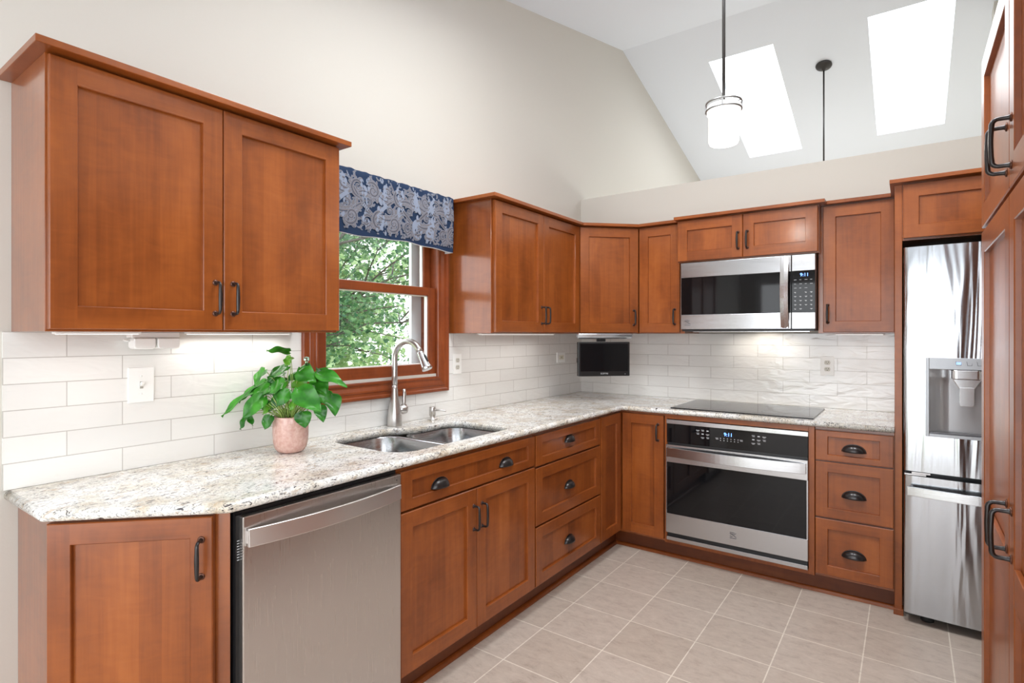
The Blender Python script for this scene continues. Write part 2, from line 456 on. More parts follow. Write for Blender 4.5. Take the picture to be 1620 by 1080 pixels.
def text(name, s, size, origin, right, normal, m, parent, depth=0.0003):
    cu = bpy.data.curves.new(name, 'FONT'); cu.body = s; cu.size = size; cu.extrude = depth
    cu.align_x = 'CENTER'; cu.align_y = 'CENTER'; cu.resolution_u = 3
    cu.materials.append(m)
    tmp = bpy.data.objects.new(name, cu)
    me = bpy.data.meshes.new_from_object(tmp); bpy.data.objects.remove(tmp); me.materials.clear(); me.materials.append(m)
    o = bpy.data.objects.new(name, me); COL.objects.link(o)
    r = Vector(right).normalized(); n = Vector(normal).normalized(); u = n.cross(r)
    M = Matrix((r, u, n)).transposed().to_4x4()
    off = parent.matrix_world_loc if parent is not None else Vector()
    M.translation = Vector(origin) - off
    o.matrix_local = M
    if parent is not None: o.parent = parent.ob; 
    return o

# ================================================================ SETTING
XR, YF, YN = 3.06, 3.80, -6.00
H = 2.437                      # half wall height
b = B(); b.box(-0.12, XR+0.12, YN-0.12, YF+0.12, -0.08, 0.0)
struct(b.done('floor', FLOOR))
# left gable wall with the window opening
WY0, WY1, WZ0, WZ1 = -2.440, -1.668, 1.150, 2.060
def zlev(y): return ceil_z(y)+0.10
b = B()
def wallpiece(y0, y1, z0, z1f):
    ys = [y0, y1] if not (y0 < YR < y1) else [y0, YR, y1]
    poly = [(y, z0) for y in ys] + [(y, z1f(y)) for y in reversed(ys)]
    b.prism(poly, -0.14, 0.0, 0, 0, 'x')
wallpiece(YN-0.12, WY0, 0, zlev); wallpiece(WY1, YF+0.12, 0, zlev)
wallpiece(WY0, WY1, 0, lambda y: WZ0); wallpiece(WY0, WY1, WZ1, zlev)
struct(b.done('wall_left', PAINT))
# half wall behind the range run
b = B(); b.box(0, XR, 0.0, 0.12, 0, H)
struct(b.done('wall_back', PAINT))
# right wall (openings behind the camera)
b = B()
b.prism([(-3.65, 0), (YR, 0), (YR, zlev(YR)), (-3.65, zlev(-3.65))], XR, XR+0.12, 0, 0, 'x')
b.prism([(YR, 0), (YF+0.12, 0), (YF+0.12, zlev(YF)), (YR, zlev(YR))], XR, XR+0.12, 0, 0, 'x')
b.prism([(YN, 0), (-5.75, 0), (-5.75, zlev(-5.75)), (YN, zlev(YN))], XR, XR+0.12, 0, 0, 'x')
b.prism([(-5.75, 0), (-3.65, 0), (-3.65, 0.75), (-5.75, 0.75)], XR, XR+0.12, 0, 0, 'x')
b.prism([(-5.75, 2.15), (-3.65, 2.15), (-3.65, zlev(-3.65)), (-5.75, zlev(-5.75))], XR, XR+0.12, 0, 0, 'x')
struct(b.done('wall_right', PAINT))
b = B()
b.box(0, 0.25, YN-0.12, YN, 0, 2.6); b.box(2.85, XR+0.12, YN-0.12, YN, 0, 2.6); b.box(0.25, 2.85, YN-0.12, YN, 2.2, 2.6)
struct(b.done('wall_front', PAINT))
b = B()
b.box(0, 0.35, YF, YF+0.12, 0, 3.4); b.box(2.65, XR+0.12, YF, YF+0.12, 0, 3.4); b.box(0.35, 2.65, YF, YF+0.12, 2.1, 3.4)
struct(b.done('wall_far', PAINT))
b = B(); b.box(2.612, XR, 1.42, 1.54, 0, ceil_z(1.42)+0.02)
struct(b.done('wall_far_right', PAINT))

# ceiling: two slopes, far one pierced by two skylight wells, near one by two unseen openings added for overhead fill
def slope(b, y0, y1, holes, zf):
    xs = sorted(set([-0.12, XR+0.12] + [h[0] for h in holes] + [h[1] for h in holes]))
    ys = sorted(set([y0, y1] + [h[2] for h in holes] + [h[3] for h in holes]))
    T = 0.04
    for xa, xb in zip(xs, xs[1:]):
        for ya, yb in zip(ys, ys[1:]):
            if any(h[0] <= xa+1e-6 and xb <= h[1]+1e-6 and h[2] <= ya+1e-6 and yb <= h[3]+1e-6 for h in holes): continue
            lo = [(xa, ya, zf(ya)), (xb, ya, zf(ya)), (xb, yb, zf(yb)), (xa, yb, zf(yb))]
            b.face(lo, 0, (0, 0, -1)); b.face([(x, y, z+T) for x, y, z in lo], 0, (0, 0, 1))
    for x0, x1, ya, yb in holes:   # shaft walls
        for (p, q) in (((x0, ya), (x1, ya)), ((x1, ya), (x1, yb)), ((x1, yb), (x0, yb)), ((x0, yb), (x0, ya))):
            cxm, cym = (x0+x1)/2, (ya+yb)/2
            m = ((p[0]+q[0])/2, (p[1]+q[1])/2)
            b.face([(p[0], p[1], zf(p[1])), (q[0], q[1], zf(q[1])), (q[0], q[1], zf(q[1])+0.12), (p[0], p[1], zf(p[1])+0.12)], 0, (cxm-m[0], cym-m[1], 0))
FHOLES = [(0.645, 1.177, 1.232, 2.845), (1.853, 2.390, 1.232, 2.845)]
NHOLES = [(0.73, 1.27, -2.77, -1.63), (1.83, 2.37, -2.77, -1.63)]
b = B()
slope(b, YR, YF+0.12, FHOLES, lambda y: ZR-SF*(y-YR)); slope(b, YN-0.12, YR, NHOLES, lambda y: ZR+SN*(y-YR))
struct(b.done('ceiling', CEIL))
SKYF = simple('skylight_frame_white', (0.8, 0.8, 0.8), 0.4)
k = 3
for (x0, x1, y0, y1) in FHOLES:
    fz = lambda y: ceil_z(y)+0.165
    b = B()
    for (xa, xb, ya, yb) in ((x0-0.05, x0, y0-0.05, y1+0.05), (x1, x1+0.05, y0-0.05, y1+0.05), (x0, x1, y0-0.05, y0), (x0, x1, y1, y1+0.05)):
        lo = [(xa, ya, fz(ya)-0.02), (xb, ya, fz(ya)-0.02), (xb, yb, fz(yb)-0.02), (xa, yb, fz(yb)-0.02)]
        b.loft([lo, [(x, y, z+0.05) for x, y, z in lo]], 0, True, True, False)
    n = struct(b.done('window_%d' % k, SKYF)); k += 1

# backsplash tile fields (thin real slabs on the walls), with the window cut out
BT = 0.008
b = B()
for (y0, y1, z0, z1) in ((-3.492, -2.523, 0.9145, 1.372), (-1.592, 0.0, 0.9145, 1.372), (-2.523, -1.592, 0.9145, 1.051)):
    b.box(0.0, BT, y0, y1, z0, z1)
struct(b.done('trim_1', TILE_L), 'white glossy tile backsplash on the window wall')
b = B(); b.box(BT, 2.053, -BT, 0.0, 0.9145, 1.372)
struct(b.done('trim_2', TILE_B), 'white glossy tile backsplash behind the cooktop')

# window 1: casing, jambs, two sashes, panes
wn = bpy.data.objects.new('window_1', None); COL.objects.link(wn); wn['kind'] = 'structure'; wn['label'] = 'wooden double-hung window above the sink'
wn.location = (0, -2.054, 1.55); W1 = Node(wn, (0, -2.054, 1.55))
CO = (-2.523, -1.592, 1.051, 2.13)
def casing(profile):
    b = B(); y0, y1, z0, z1 = CO
    rings = []
    for o, d in profile:
        rings.append([(d, y0+o, z0+o), (d, y1-o, z0+o), (d, y1-o, z1-o), (d, y0+o, z1-o)])
    cen = Vector((0, (y0+y1)/2, (z0+z1)/2))
    for r0, r1 in zip(rings, rings[1:]):
        for i in range(4):
            j = (i+1) % 4; q = [r0[i], r0[j], r1[j], r1[i]]
            b.face(q, 0 if i in (0, 2) else 1)
    b._recalc(b.bm.faces)
    return b
b = casing([(0, 0), (0, 0.020), (0.004, 0.024), (0.014, 0.024), (0.020, 0.020), (0.032, 0.019), (0.036, 0.022), (0.044, 0.021), (0.060, 0.014), (0.068, 0.014), (0.072, 0.017), (0.080, 0.016), (0.084, 0.010), (0.084, -0.13)])
b.done('casing', [WIN, WINV], W1)
IN = (-2.439, -1.676, 1.135, 2.046)
def sash(name, y0, y1, z0, z1, xf, st, rb, rt, parent):
    b = B()
    for (ya, yb, za, zb, mi) in ((y0, y0+st, z0, z1, 1), (y1-st, y1, z0, z1, 1), (y0+st, y1-st, z0, z0+rb, 0), (y0+st, y1-st, z1-rt, z1, 0)):
        b.box(xf-0.034, xf, ya, yb, za, zb, mi, 0.003)
    s = b.done(name, [WIN, WINV], parent)
    # pale glazing strip that frames the glass
    b = B()
    a, c_, d, e = y0+st, y1-st, z0+rb, z1-rt
    for (ya, yb, za, zb) in ((a, a+0.006, d, e), (c_-0.006, c_, d, e), (a, c_, d, d+0.005), (a, c_, e-0.005, e)):
        b.box(xf-0.028, xf-0.010, ya, yb, za, zb)
    b.done('glazing_strip', WHITE, s)
    b = B(); b.box(xf-0.020, xf-0.016, a, c_, d, e)
    b.done('glass_pane', PANE, s)
sash('lower_sash', IN[0]+0.0005, -1.6765, 1.1355, 1.620, -0.006, 0.052, 0.070, 0.044, W1)
sash('upper_sash', IN[0]+0.0005, -1.6765, 1.580, 2.042, -0.043, 0.050, 0.042, 0.050, W1)
b = B()
b.box(-0.135, -0.115, IN[0], IN[0]+0.06, 1.135, 2.046); b.box(-0.135, -0.115, IN[1]-0.075, IN[1], 1.135, 2.046); b.box(-0.135, -0.110, IN[0], IN[1], 1.135, 1.165)
b.done('outer_frame', simple('white_vinyl', (0.78, 0.88, 0.92), 0.4), W1, 'pale vinyl outer frame')

# frames of the openings behind the camera and in the far room (seen only as reflections)
def opening(idx, pts, label):
    b = B()
    for (x0, x1, y0, y1, z0, z1) in pts: b.box(x0, x1, y0, y1, z0, z1)
    struct(b.done('window_%d' % idx, SKYF), label)
opening(2, [(XR-0.02, XR+0.12, -5.78, -5.70, 0.72, 2.18), (XR-0.02, XR+0.12, -3.70, -3.62, 0.72, 2.18), (XR-0.02, XR+0.12, -5.70, -3.70, 0.72, 0.80), (XR-0.02, XR+0.12, -5.70, -3.70, 2.10, 2.18), (XR-0.0, XR+0.06, -4.72, -4.66, 0.8, 2.1)], 'wide window in the right wall behind the camera')
b = B()
for q in ((0.22, 0.30), (1.50, 1.60), (2.80, 2.88)): b.box(q[0], q[1], YN-0.04, YN+0.02, 0, 2.2)
b.box(0.30, 2.80, YN-0.04, YN+0.02, 2.12, 2.24)
struct(b.done('door_1', SKYF), 'glazed patio door behind the camera')
b = B()
for q in ((0.30, 0.38), (1.46, 1.54), (2.62, 2.70)): b.box(q[0], q[1], YF-0.02, YF+0.03, 0, 2.1)
b.box(0.38, 2.62, YF-0.02, YF+0.03, 2.03, 2.12)
struct(b.done('door_2', SKYF), 'glazed patio door of the far room')

# ================================================================ CABINETS
UB, UT = 1.372, 2.094           # underside and top of the wall cabinets
DB, DT = 1.378, 2.087           # wall cabinet doors
CRT = 2.113
G = 0.0015                      # reveal beside doors
def crown(parent, poly, label=None):
    b = B(); b.prism(poly, UT, CRT, 0)
    return b.done('crown_board', WH, parent, label, bevel=0.0015)
UPG = 'wall cabinets above the counters'; BAG = 'base cabinets under the counter'

# big wall cabinet on the left
t = thing('wall_cabinet', 'largest shaker wall cabinet, two wide doors, left of the window above the light switch', 'cabinet', (0.002, -3.02, UB), UPG)
b = B(); b.box(0.002, 0.304, -3.472, -2.566, UB, UT); b.done('body', WB, t, bevel=0.001)
fr = FL(0.305, 0)
shd = shaker('door', t, fr, -3.468, -3.0205, DB, DT); bar_pull(shd, fr, -3.045, 1.431)
shd = shaker('door', t, fr, -3.0175, -2.568, DB, DT); bar_pull(shd, fr, -2.988, 1.431)
crown(t, [(0.002, -3.504), (0.358, -3.504), (0.358, -2.536), (0.002, -2.536)])

# double wall cabinet right of the window
t = thing('wall_cabinet', 'two-door shaker wall cabinet directly right of the window, shiny side panel showing', 'cabinet', (0.002, -1.09, UB), UPG)
b = B(); b.box(0.002, 0.304, -1.575, -0.611, UB, UT); b.done('body', WB, t, bevel=0.001)
mid = -1.0755
shd = shaker('door', t, fr, -1.560, mid-G, DB, DT); bar_pull(shd, fr, mid-0.025, 1.431)
shd = shaker('door', t, fr, mid+G, -0.622, DB, DT); bar_pull(shd, fr, mid+0.025, 1.431)
OV = 0.033
k1 = 0.325+OV; dg = OV*math.tan(PI/8)
c1 = (k1, -0.61-dg-0.006); c2 = (0.61+dg+0.006, -k1)
crown(t, [(0.002, -1.612), (k1, -1.612), c1, (0.002, c1[1])])

# diagonal corner wall cabinet
t = thing('corner_wall_cabinet', 'angled shaker wall cabinet filling the room corner above the small television', 'cabinet', (0.2, -0.2, UB), UPG)
b = B(); b.prism([(0.002, -0.002), (0.002, -0.609), (0.303, -0.609), (0.609, -0.303), (0.609, -0.002)], UB, UT); b.done('body', WB, t, bevel=0.001)
frd = frame((0.305, -0.61, 0), (1, 1, 0), (1, -1, 0))
L = 0.305*math.sqrt(2)
shd = shaker('door', t, frd, 0.010, L-0.010, DB, DT); bar_pull(shd, frd, L-0.043, 1.431)
crown(t, [(0.002, -0.002), (0.002, c1[1]), c1, c2, (c2[0], -0.002)])

# single wall cabinet left of the microwave
t = thing('wall_cabinet', 'narrow single-door shaker wall cabinet between the angled corner one and the microwave', 'cabinet', (0.75, -0.002, UB), UPG)
b = B(); b.box(0.611, 0.928, -0.304, -0.002, UB, UT); b.done('body', WB, t, bevel=0.001)
fr = FB(0, -0.305)
shd = shaker('door', t, fr, 0.622, 0.900, DB, DT); bar_pull(shd, fr, 0.868, 1.433)
crown(t, [(c2[0], -0.002), c2, (0.8965, -k1), (0.8965, -0.002)])

# cabinet above the microwave, standing proud
t = thing('wall_cabinet', 'short two-door shaker cabinet standing proud right above the microwave', 'cabinet', (1.3, -0.002, 1.824), UPG)
b = B(); b.box(0.9285, 1.690, -0.379, -0.002, 1.824, UT); b.box(0.908, 0.9285, -0.379, -0.327, 1.824, UT); b.box(1.690, 1.704, -0.379, -0.327, 1.824, UT)
b.done('body', WB, t, bevel=0.001)
fr = FB(0, -0.380)
shd = shaker('door', t, fr, 0.911, 1.3035, 1.831, DT); bar_pull(shd, fr, 1.279, 1.884)
shd = shaker('door', t, fr, 1.3065, 1.700, 1.831, DT); bar_pull(shd, fr, 1.331, 1.884)
crown(t, [(0.897, -0.002), (0.897, -0.432), (1.7375, -0.432), (1.7375, -0.002)])

# tall single wall cabinet right of the microwave
t = thing('wall_cabinet', 'single-door shaker wall cabinet between the microwave and the refrigerator', 'cabinet', (1.87, -0.002, UB), UPG)
b = B(); b.box(1.6915, 2.0535, -0.304, -0.002, UB, UT); b.done('body', WB, t, bevel=0.001)
fr = FB(0, -0.305)
shd = shaker('door', t, fr, 1.718, 2.050, DB, DT); bar_pull(shd, fr, 1.741, 1.433)
crown(t, [(1.738, -0.002), (1.738, -k1), (2.0345, -k1), (2.0345, -0.002)])

# refrigerator surround: tall side panel, over-fridge cabinet
t = thing('refrigerator_cabinet', 'tall shaker surround around the refrigerator with a door above it', 'cabinet', (2.07, -0.3, 0), None)
b = B(); b.box(2.0545, 2.085, -0.610, -0.002, 0, UT); b.box(2.050, 2.090, -0.622, -0.56, 0, 0.030)
b.done('side_panel', WV, t, bevel=0.0015)
b = B(); b.box(3.005, 3.055, -0.610, -0.002, 0, UT); b.done('side_panel', WV, t, bevel=0.0015)
b = B(); b.box(2.0855, 3.0045, -0.609, -0.002, 1.820, UT); b.done('body', WB, t, bevel=0.001)
fr = FB(0, -0.610)
shd = shaker('door', t, fr, 2.089, 2.543, 1.829, DT); bar_pull(shd, fr, 2.515, 1.87)
shd = shaker('door', t, fr, 2.547, 3.000, 1.829, DT); bar_pull(shd, fr, 2.575, 1.87)
crown(t, [(2.035, -0.002), (2.035, -0.665), (3.058, -0.665), (3.058, -0.002)])

# ---- base cabinets
BT_, BB = 0.883, 0.105
def toe(b, x0, x1, y0, y1): b.box(x0, x1, y0, y1, 0, 0.104, 1)
# angled end cabinet
t = thing('base_cabinet', 'angled shaker base cabinet at the left end of the counter, one door', 'cabinet', (0.2, -3.3, 0), BAG)
b = B(); b.prism([(0.002, -3.457), (0.304, -3.457), (0.613, -3.148), (0.002, -3.148)], BB, BT_)
b.prism([(0.002, -3.40), (0.26, -3.40), (0.52, -3.149), (0.002, -3.149)], 0, BB-0.001, 0); b.done('body', WB, t, bevel=0.001)
fra = frame((0.304+0.0035, -3.457-0.0035, 0), (1, 1, 0), (1, -1, 0))
shd = shaker('door', t, fra, 0.001, 0.400, 0.115, 0.877, st=0.055)
bar_pull(shd, fra, 0.372, 0.719)
# sink base
t = thing('sink_base_cabinet', 'sink base with wide false front over two shaker doors beside the dishwasher', 'cabinet', (0.3, -2.09, 0), BAG)
b = B(); b.box(0.01, 0.609, -2.541, -1.6385, BB, 0.72); b.box(0.590, 0.609, -2.541, -1.6385, 0.72, BT_); b.box(0.01, 0.55, -2.541, -2.525, 0.72, BT_); b.box(0.01, 0.55, -1.655, -1.6385, 0.72, BT_)
b.done('body', WB, t, bevel=0.001)
fr = FL(0.610, 0)
d = shaker('false_front', t, fr, -2.535, -1.6455, 0.722, 0.866, st=0.058, sr=0.038)
cup_pull(d, fr, -2.317, 0.780); cup_pull(d, fr, -1.876, 0.780)
mid = -2.0965
shd = shaker('door', t, fr, -2.535, mid-G, 0.121, 0.714); bar_pull(shd, fr, -2.120, 0.545)
shd = shaker('door', t, fr, mid+G, -1.6455, 0.121, 0.714); bar_pull(shd, fr, -2.064, 0.545)
# left drawer stack
t = thing('drawer_cabinet', 'three-drawer shaker base cabinet on the window run, between sink doors and inside corner', 'cabinet', (0.3, -1.28, 0), BAG)
b = B(); b.box(0.01, 0.609, -1.638, -0.9225, BB, BT_); b.done('body', WB, t, bevel=0.001)
for z0, z1, zc in ((0.713, 0.866, 0.800), (0.420, 0.704, 0.552), (0.121, 0.411, 0.256)):
    d = shaker('drawer', t, fr, -1.634, -0.928, z0, z1, st=0.058, sr=0.040 if z1-z0 < 0.2 else 0.056); cup_pull(d, fr, -1.289, zc)
# corner cabinet with bifold doors
t = thing('corner_base_cabinet', 'inside-corner base cabinet with two hinged shaker door leaves', 'cabinet', (0.3, -0.3, 0), BAG)
b = B(); b.prism([(0.01, -0.01), (0.01, -0.922), (0.609, -0.922), (0.609, -0.609), (0.911, -0.609), (0.911, -0.01)], BB, BT_); b.done('body', WB, t, bevel=0.001)
shaker('door', t, fr, -0.916, -0.636, 0.121, 0.870)
frb = FB(0, -0.610)
shd = shaker('door', t, frb, 0.634, 0.904, 0.121, 0.870); bar_pull(shd, frb, 0.869, 0.717)
# oven cabinet
b = B(); b.box(0.9115, 0.926, -0.628, -0.01, BB, BT_); b.box(1.684, 1.712, -0.628, -0.01, BB, BT_); b.box(0.926, 1.684, -0.628, -0.01, BB, 0.128); b.box(0.926, 1.684, -0.628, -0.56, 0.8555, BT_)
tag(b.done('oven_cabinet', WV, None, bevel=0.001), 'brown wooden cabinet frame holding the wall oven below the cooktop', 'cabinet', BAG)
# right drawer stack
t = thing('drawer_cabinet', 'three-drawer shaker base cabinet on the back run, between oven and refrigerator', 'cabinet', (1.88, -0.3, 0), BAG)
b = B(); b.box(1.7125, 2.054, -0.609, -0.01, BB, BT_); b.done('body', WB, t, bevel=0.001)
for z0, z1, zc in ((0.713, 0.868, 0.782), (0.419, 0.706, 0.547), (0.121, 0.411, 0.246)):
    d = shaker('drawer', t, frb, 1.7155, 2.051, z0, z1, st=0.055, sr=0.030 if z1-z0 < 0.2 else 0.05); cup_pull(d, frb, 1.886, zc, a=0.049, h=0.036, d=0.028)
# toe kick and quarter-round shoe moulding
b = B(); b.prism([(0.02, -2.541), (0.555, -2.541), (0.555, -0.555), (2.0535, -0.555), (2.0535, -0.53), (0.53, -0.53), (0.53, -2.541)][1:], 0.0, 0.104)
struct(b.done('trim_3', WT), 'wooden toe kick, recess shade in its colour')
b = B()
prof = [(0.0, 0.0), (0.017, 0.0), (0.016, 0.008), (0.011, 0.015), (0.004, 0.019), (0.0, 0.019)]
b.loft([[(0.555+a, -2.541, z) for a, z in prof], [(0.555+a, -0.555-a, z) for a, z in prof], [(2.050, -0.555-a, z) for a, z in prof]], 0, True, True, False)
struct(b.done('trim_4', WH), 'rounded wooden shoe moulding')

# ---- pantry on the right, seen at a grazing angle
PX = 2.28
t = thing('pantry_cabinet', 'tall glossy pantry cabinet cut by the right picture edge, with four shaker doors', 'cabinet', (2.65, -2.4, 0))
b = B(); b.box(PX+0.021, XR-0.003, -2.915, -1.815, 0.09, 2.160); b.box(PX+0.08, XR-0.003, -2.90, -1.83, 0, 0.09)
b.done('body', WB, t, bevel=0.001)
frp = frame((PX+0.020, 0, 0), (0, -1, 0), (-1, 0, 0))
def pd(ya, yb, hy):
    for z0, z1, hz in ((1.670, 2.150, 1.712), (0.105, 1.658, 0.902)):
        if z0 > 1: d = shaker('door', t, frp, -ya, -yb, z0, z1, st=0.062)
        else:
            d = shaker('door', t, frp, -ya, -yb, z0, z1, st=0.062)
            b = B(frp); b.box(-ya+0.062, -yb-0.062, 0.009, 0.0195, 0.815, 0.893, 0, 0.002); b.done('middle_rail', WH, d)
        bar_pull(d, frp, -hy, hz)
pd(-1.822, -2.364, -2.331); pd(-2.367, -2.910, -2.400)

# ================================================================ COUNTERTOP, SINK, TAP
ZT, ZB = 0.914, 0.884
def rounded(poly, r, n=6):
    """round the corners of a polygon; r may be a list"""
    out = []; m = len(poly)
    for i in range(m):
        p0, p1, p2 = (Vector((*poly[(i-1) % m], 0)), Vector((*poly[i], 0)), Vector((*poly[(i+1) % m], 0)))
        ri = r[i] if hasattr(r, '__len__') else r
        if ri <= 0: out.append((p1.x, p1.y)); continue
        d0 = (p0-p1).normalized(); d2 = (p2-p1).normalized(); ang = d0.angle(d2); tt = ri/math.tan(ang/2)
        a, c_ = p1+d0*tt, p1+d2*tt
        ctr = p1 + (d0+d2).normalized()*ri/math.sin(ang/2)
        va, vc = a-ctr, c_-ctr
        th = va.angle(vc); s = 1 if va.cross(vc).z > 0 else -1
        for k in range(n+1):
            q = ctr + Matrix.Rotation(s*th*k/n, 3, 'Z') @ va; out.append((q.x, q.y))
    return out
def inset(poly, d):
    m = len(poly); out = []
    for i in range(m):
        p0, p1, p2 = Vector(poly[(i-1) % m]), Vector(poly[i]), Vector(poly[(i+1) % m])
        e0 = (p1-p0).normalized(); e1 = (p2-p1).normalized()
        n0 = Vector((-e0.y, e0.x)); n1 = Vector((-e1.y, e1.x)); nn = (n0+n1)
        if nn.length < 1e-6: nn = n0
        nn.normalize(); out.append(tuple(p1 + nn*d/max(0.35, nn.dot(n0))))
    return out
R = 0.015
outer_raw = [(BT+0.0005, -3.490), (0.325, -3.490), (0.647, -3.168), (0.647, -0.647), (2.0535, -0.647), (2.0535, -BT-0.0005), (BT+0.0005, -BT-0.0005)]
outer = rounded(outer_raw, [0, 0.02, 0.03, 0.012, 0, 0, 0], 5)       # runs counter-clockwise
hole_raw = [(0.103, -2.475), (0.562, -2.478), (0.562, -1.735), (0.185, -1.735), (0.180, -1.99), (0.103, -2.12)]
hole = rounded(hole_raw, [0.11, 0.10, 0.075, 0.07, 0.10, 0.10], 7)
b = B(); bm = b.bm
# bullnose on the exposed edges: only where the outline is away from the walls
def exposed(p): return p[0] > 0.05 and p[1] < -0.05 and p[0] < 2.05 or (p[0] < 0.05 and p[1] < -3.4)
def nose_ring(k):     # k 0..8 from top to bottom
    a = PI*k/8
    z = (ZT+ZB)/2 + R*math.cos(a); ins = R*(1-math.sin(a))
    pin = inset(outer, ins)
    res = []
    for p, q in zip(outer, pin):
        # leave the sides that touch the walls and the fridge panel straight
        x = q[0]; y = q[1]
        if p[0] < 0.05: x = p[0]
        if p[1] > -0.05: y = p[1]
        if p[0] > 2.05: x = p[0]
        res.append((x, y, z))
    return res
rings = [nose_ring(k) for k in range(9)]
vr = [[b.v(p) for p in r] for r in rings]
for r0, r1 in zip(vr, vr[1:]):
    for i in range(len(r0)):
        j = (i+1) % len(r0); f = bm.faces.new((r0[i], r0[j], r1[j], r1[i])); f.smooth = True
def holed(ring_vs, hole_vs):
    es = []
    for vs in (ring_vs, hole_vs):
        for i in range(len(vs)):
            e = bm.edges.get((vs[i], vs[(i+1) % len(vs)])) or bm.edges.new((vs[i], vs[(i+1) % len(vs)])); es.append(e)
    bmesh.ops.triangle_fill(bm, edges=es, use_beauty=True, use_dissolve=False)
e1 = 0.004
h0 = [b.v((x, y, ZT)) for x, y in inset(hole, -e1)]; h1 = [b.v((x, y, ZT-e1)) for x, y in hole]; h2 = [b.v((x, y, ZB)) for x, y in hole]
for r0, r1 in ((h0, h1), (h1, h2)):
    for i in range(len(r0)):
        j = (i+1) % len(r0); bm.faces.new((r0[i], r0[j], r1[j], r1[i])).smooth = True
holed(vr[0], h0); holed(vr[-1], h2)
b._recalc(bm.faces)
tag(b.done('countertop', GRAN), 'speckled white and grey granite countertop with rounded edge, one L-shaped slab', 'countertop')

# undermount double sink
t = thing('kitchen_sink', 'stainless steel double-bowl sink set under the granite', 'sink', (0.33, -2.1, ZB))
def bowl(poly, rad, depth, name):
    p = rounded(poly, rad, 7); b = B()
    rings = [[(x, y, ZB-0.0005) for x, y in inset(p, -0.012)], [(x, y, ZB-0.001) for x, y in inset(p, 0.0)], [(x, y, ZB-0.006) for x, y in inset(p, 0.003)],
             [(x, y, ZB-depth+0.05) for x, y in inset(p, 0.010)], [(x, y, ZB-depth+0.012) for x, y in inset(p, 0.020)], [(x, y, ZB-depth) for x, y in inset(p, 0.038)]]
    b.loft(rings, 0, True, False, True)
    fl = [b.v((x, y, ZB-depth)) for x, y in inset(p, 0.038)]; b.bm.faces.new(fl)
    cx = sum(q[0] for q in poly)/len(poly); cy = sum(q[1] for q in poly)/len(poly)
    o = b.done(name, SINKST, t)
    b = B(); b.lathe([(0.001, 0.0005), (0.030, 0.001), (0.042, 0.004), (0.045, 0.001)], (cx, cy, ZB-depth), 24, 0, False); b.done('drain', CHROME, o)
bowl([(0.090, -2.490), (0.575, -2.490), (0.575, -2.118), (0.090, -2.118)], [0.10, 0.10, 0.06, 0.10], 0.155, 'bowl')
bowl([(0.165, -2.088), (0.575, -2.088), (0.575, -1.722), (0.165, -1.722)], [0.08, 0.06, 0.09, 0.09], 0.145, 'bowl')

# tap
fx, fy = 0.056, -2.034
t = thing('kitchen_faucet', 'brushed nickel gooseneck tap with pull-down spray head and side lever', 'faucet', (fx, fy, ZT))
b = B()
b.lathe([(0.001, 0), (0.0350, 0), (0.0358, 0.004), (0.0362, 0.022), (0.0350, 0.048), (0.0315, 0.078), (0.0255, 0.108), (0.0200, 0.135), (0.0165, 0.158), (0.0149, 0.180), (0.0147, 0.200), (0.001, 0.201)], (fx, fy, ZT), 40)
b.done('body', NICKEL, t)
ra = 0.083; zc = ZT+0.335
dx, dy = math.cos(0.10), math.sin(0.10)
pts = [(0, ZT+0.195), (0, ZT+0.25), (0, ZT+0.30)] + [(ra-ra*math.cos(PI*k/16), zc+ra*math.sin(PI*k/16)) for k in range(0, 15)]
pp = [(fx+a*dx, fy+a*dy, z) for a, z in pts]
b = B(); b.tube(pp, [0.0145]*len(pp), 20); b.done('spout', NICKEL, t)
p_end = Vector(pp[-1]); dd = (Vector(pp[-1])-Vector(pp[-2])).normalized()
hd = [p_end + dd*s for s in (-0.002, 0.004, 0.018, 0.05, 0.078, 0.092, 0.094)]
b = B(); b.tube(hd, [0.0145, 0.0165, 0.0165, 0.0195, 0.0240, 0.0262, 0.0235], 24); sh = b.done('spray_head', STEEL, t)
side = Vector((dx, dy, 0)); nrm = (side - dd*side.dot(dd)).normalized()
q0 = p_end+dd*0.022+nrm*0.0165
b = B(); b.tube([q0, q0+dd*0.012+nrm*0.001, q0+dd*0.030+nrm*0.003, q0+dd*0.040+nrm*0.0035], [0.004, 0.0065, 0.0065, 0.004], 12); b.done('spray_button', BLACKP, sh, 'black spray button')
b = B()
hv = Vector((0.10, 0.99, 0)).normalized()
s0 = Vector((fx, fy, ZT+0.078))
b.tube([s0+hv*0.020, s0+hv*0.042, s0+hv*0.048, s0+hv*0.064, s0+hv*0.070], [0.0200, 0.0200, 0.0250, 0.0250, 0.019], 24)
s1 = s0+hv*0.057
b.tube([s1+Vector((0, 0, 0.006)), s1+Vector((0, 0.002, 0.030)), s1+Vector((0, 0.003, 0.075)), s1+Vector((0, 0.003, 0.100))], [(0.010, 0.011), (0.009, 0.010), (0.0085, 0.0095), (0.007, 0.009)], 14)
b.done('lever', NICKEL, t)

t = thing('soap_dispenser', 'small brushed nickel soap pump on the granite right of the tap', 'soap dispenser', (0.066, -1.775, ZT))
b = B(); cc = (0.066, -1.775, ZT)
b.lathe([(0.001, 0), (0.027, 0), (0.027, 0.003), (0.022, 0.007), (0.015, 0.010), (0.0145, 0.022), (0.0180, 0.023), (0.0180, 0.064), (0.0160, 0.067), (0.001, 0.0675)], cc, 28)
b.done('base', NICKEL, t)
b = B(); b.tube([(cc[0]+0.008, cc[1], ZT+0.050), (cc[0]+0.035, cc[1]+0.020, ZT+0.051), (cc[0]+0.056, cc[1]+0.033, ZT+0.048), (cc[0]+0.064, cc[1]+0.038, ZT+0.044)], [0.0055, 0.005, 0.0045, 0.004], 12)
b.done('spout', NICKEL, t)

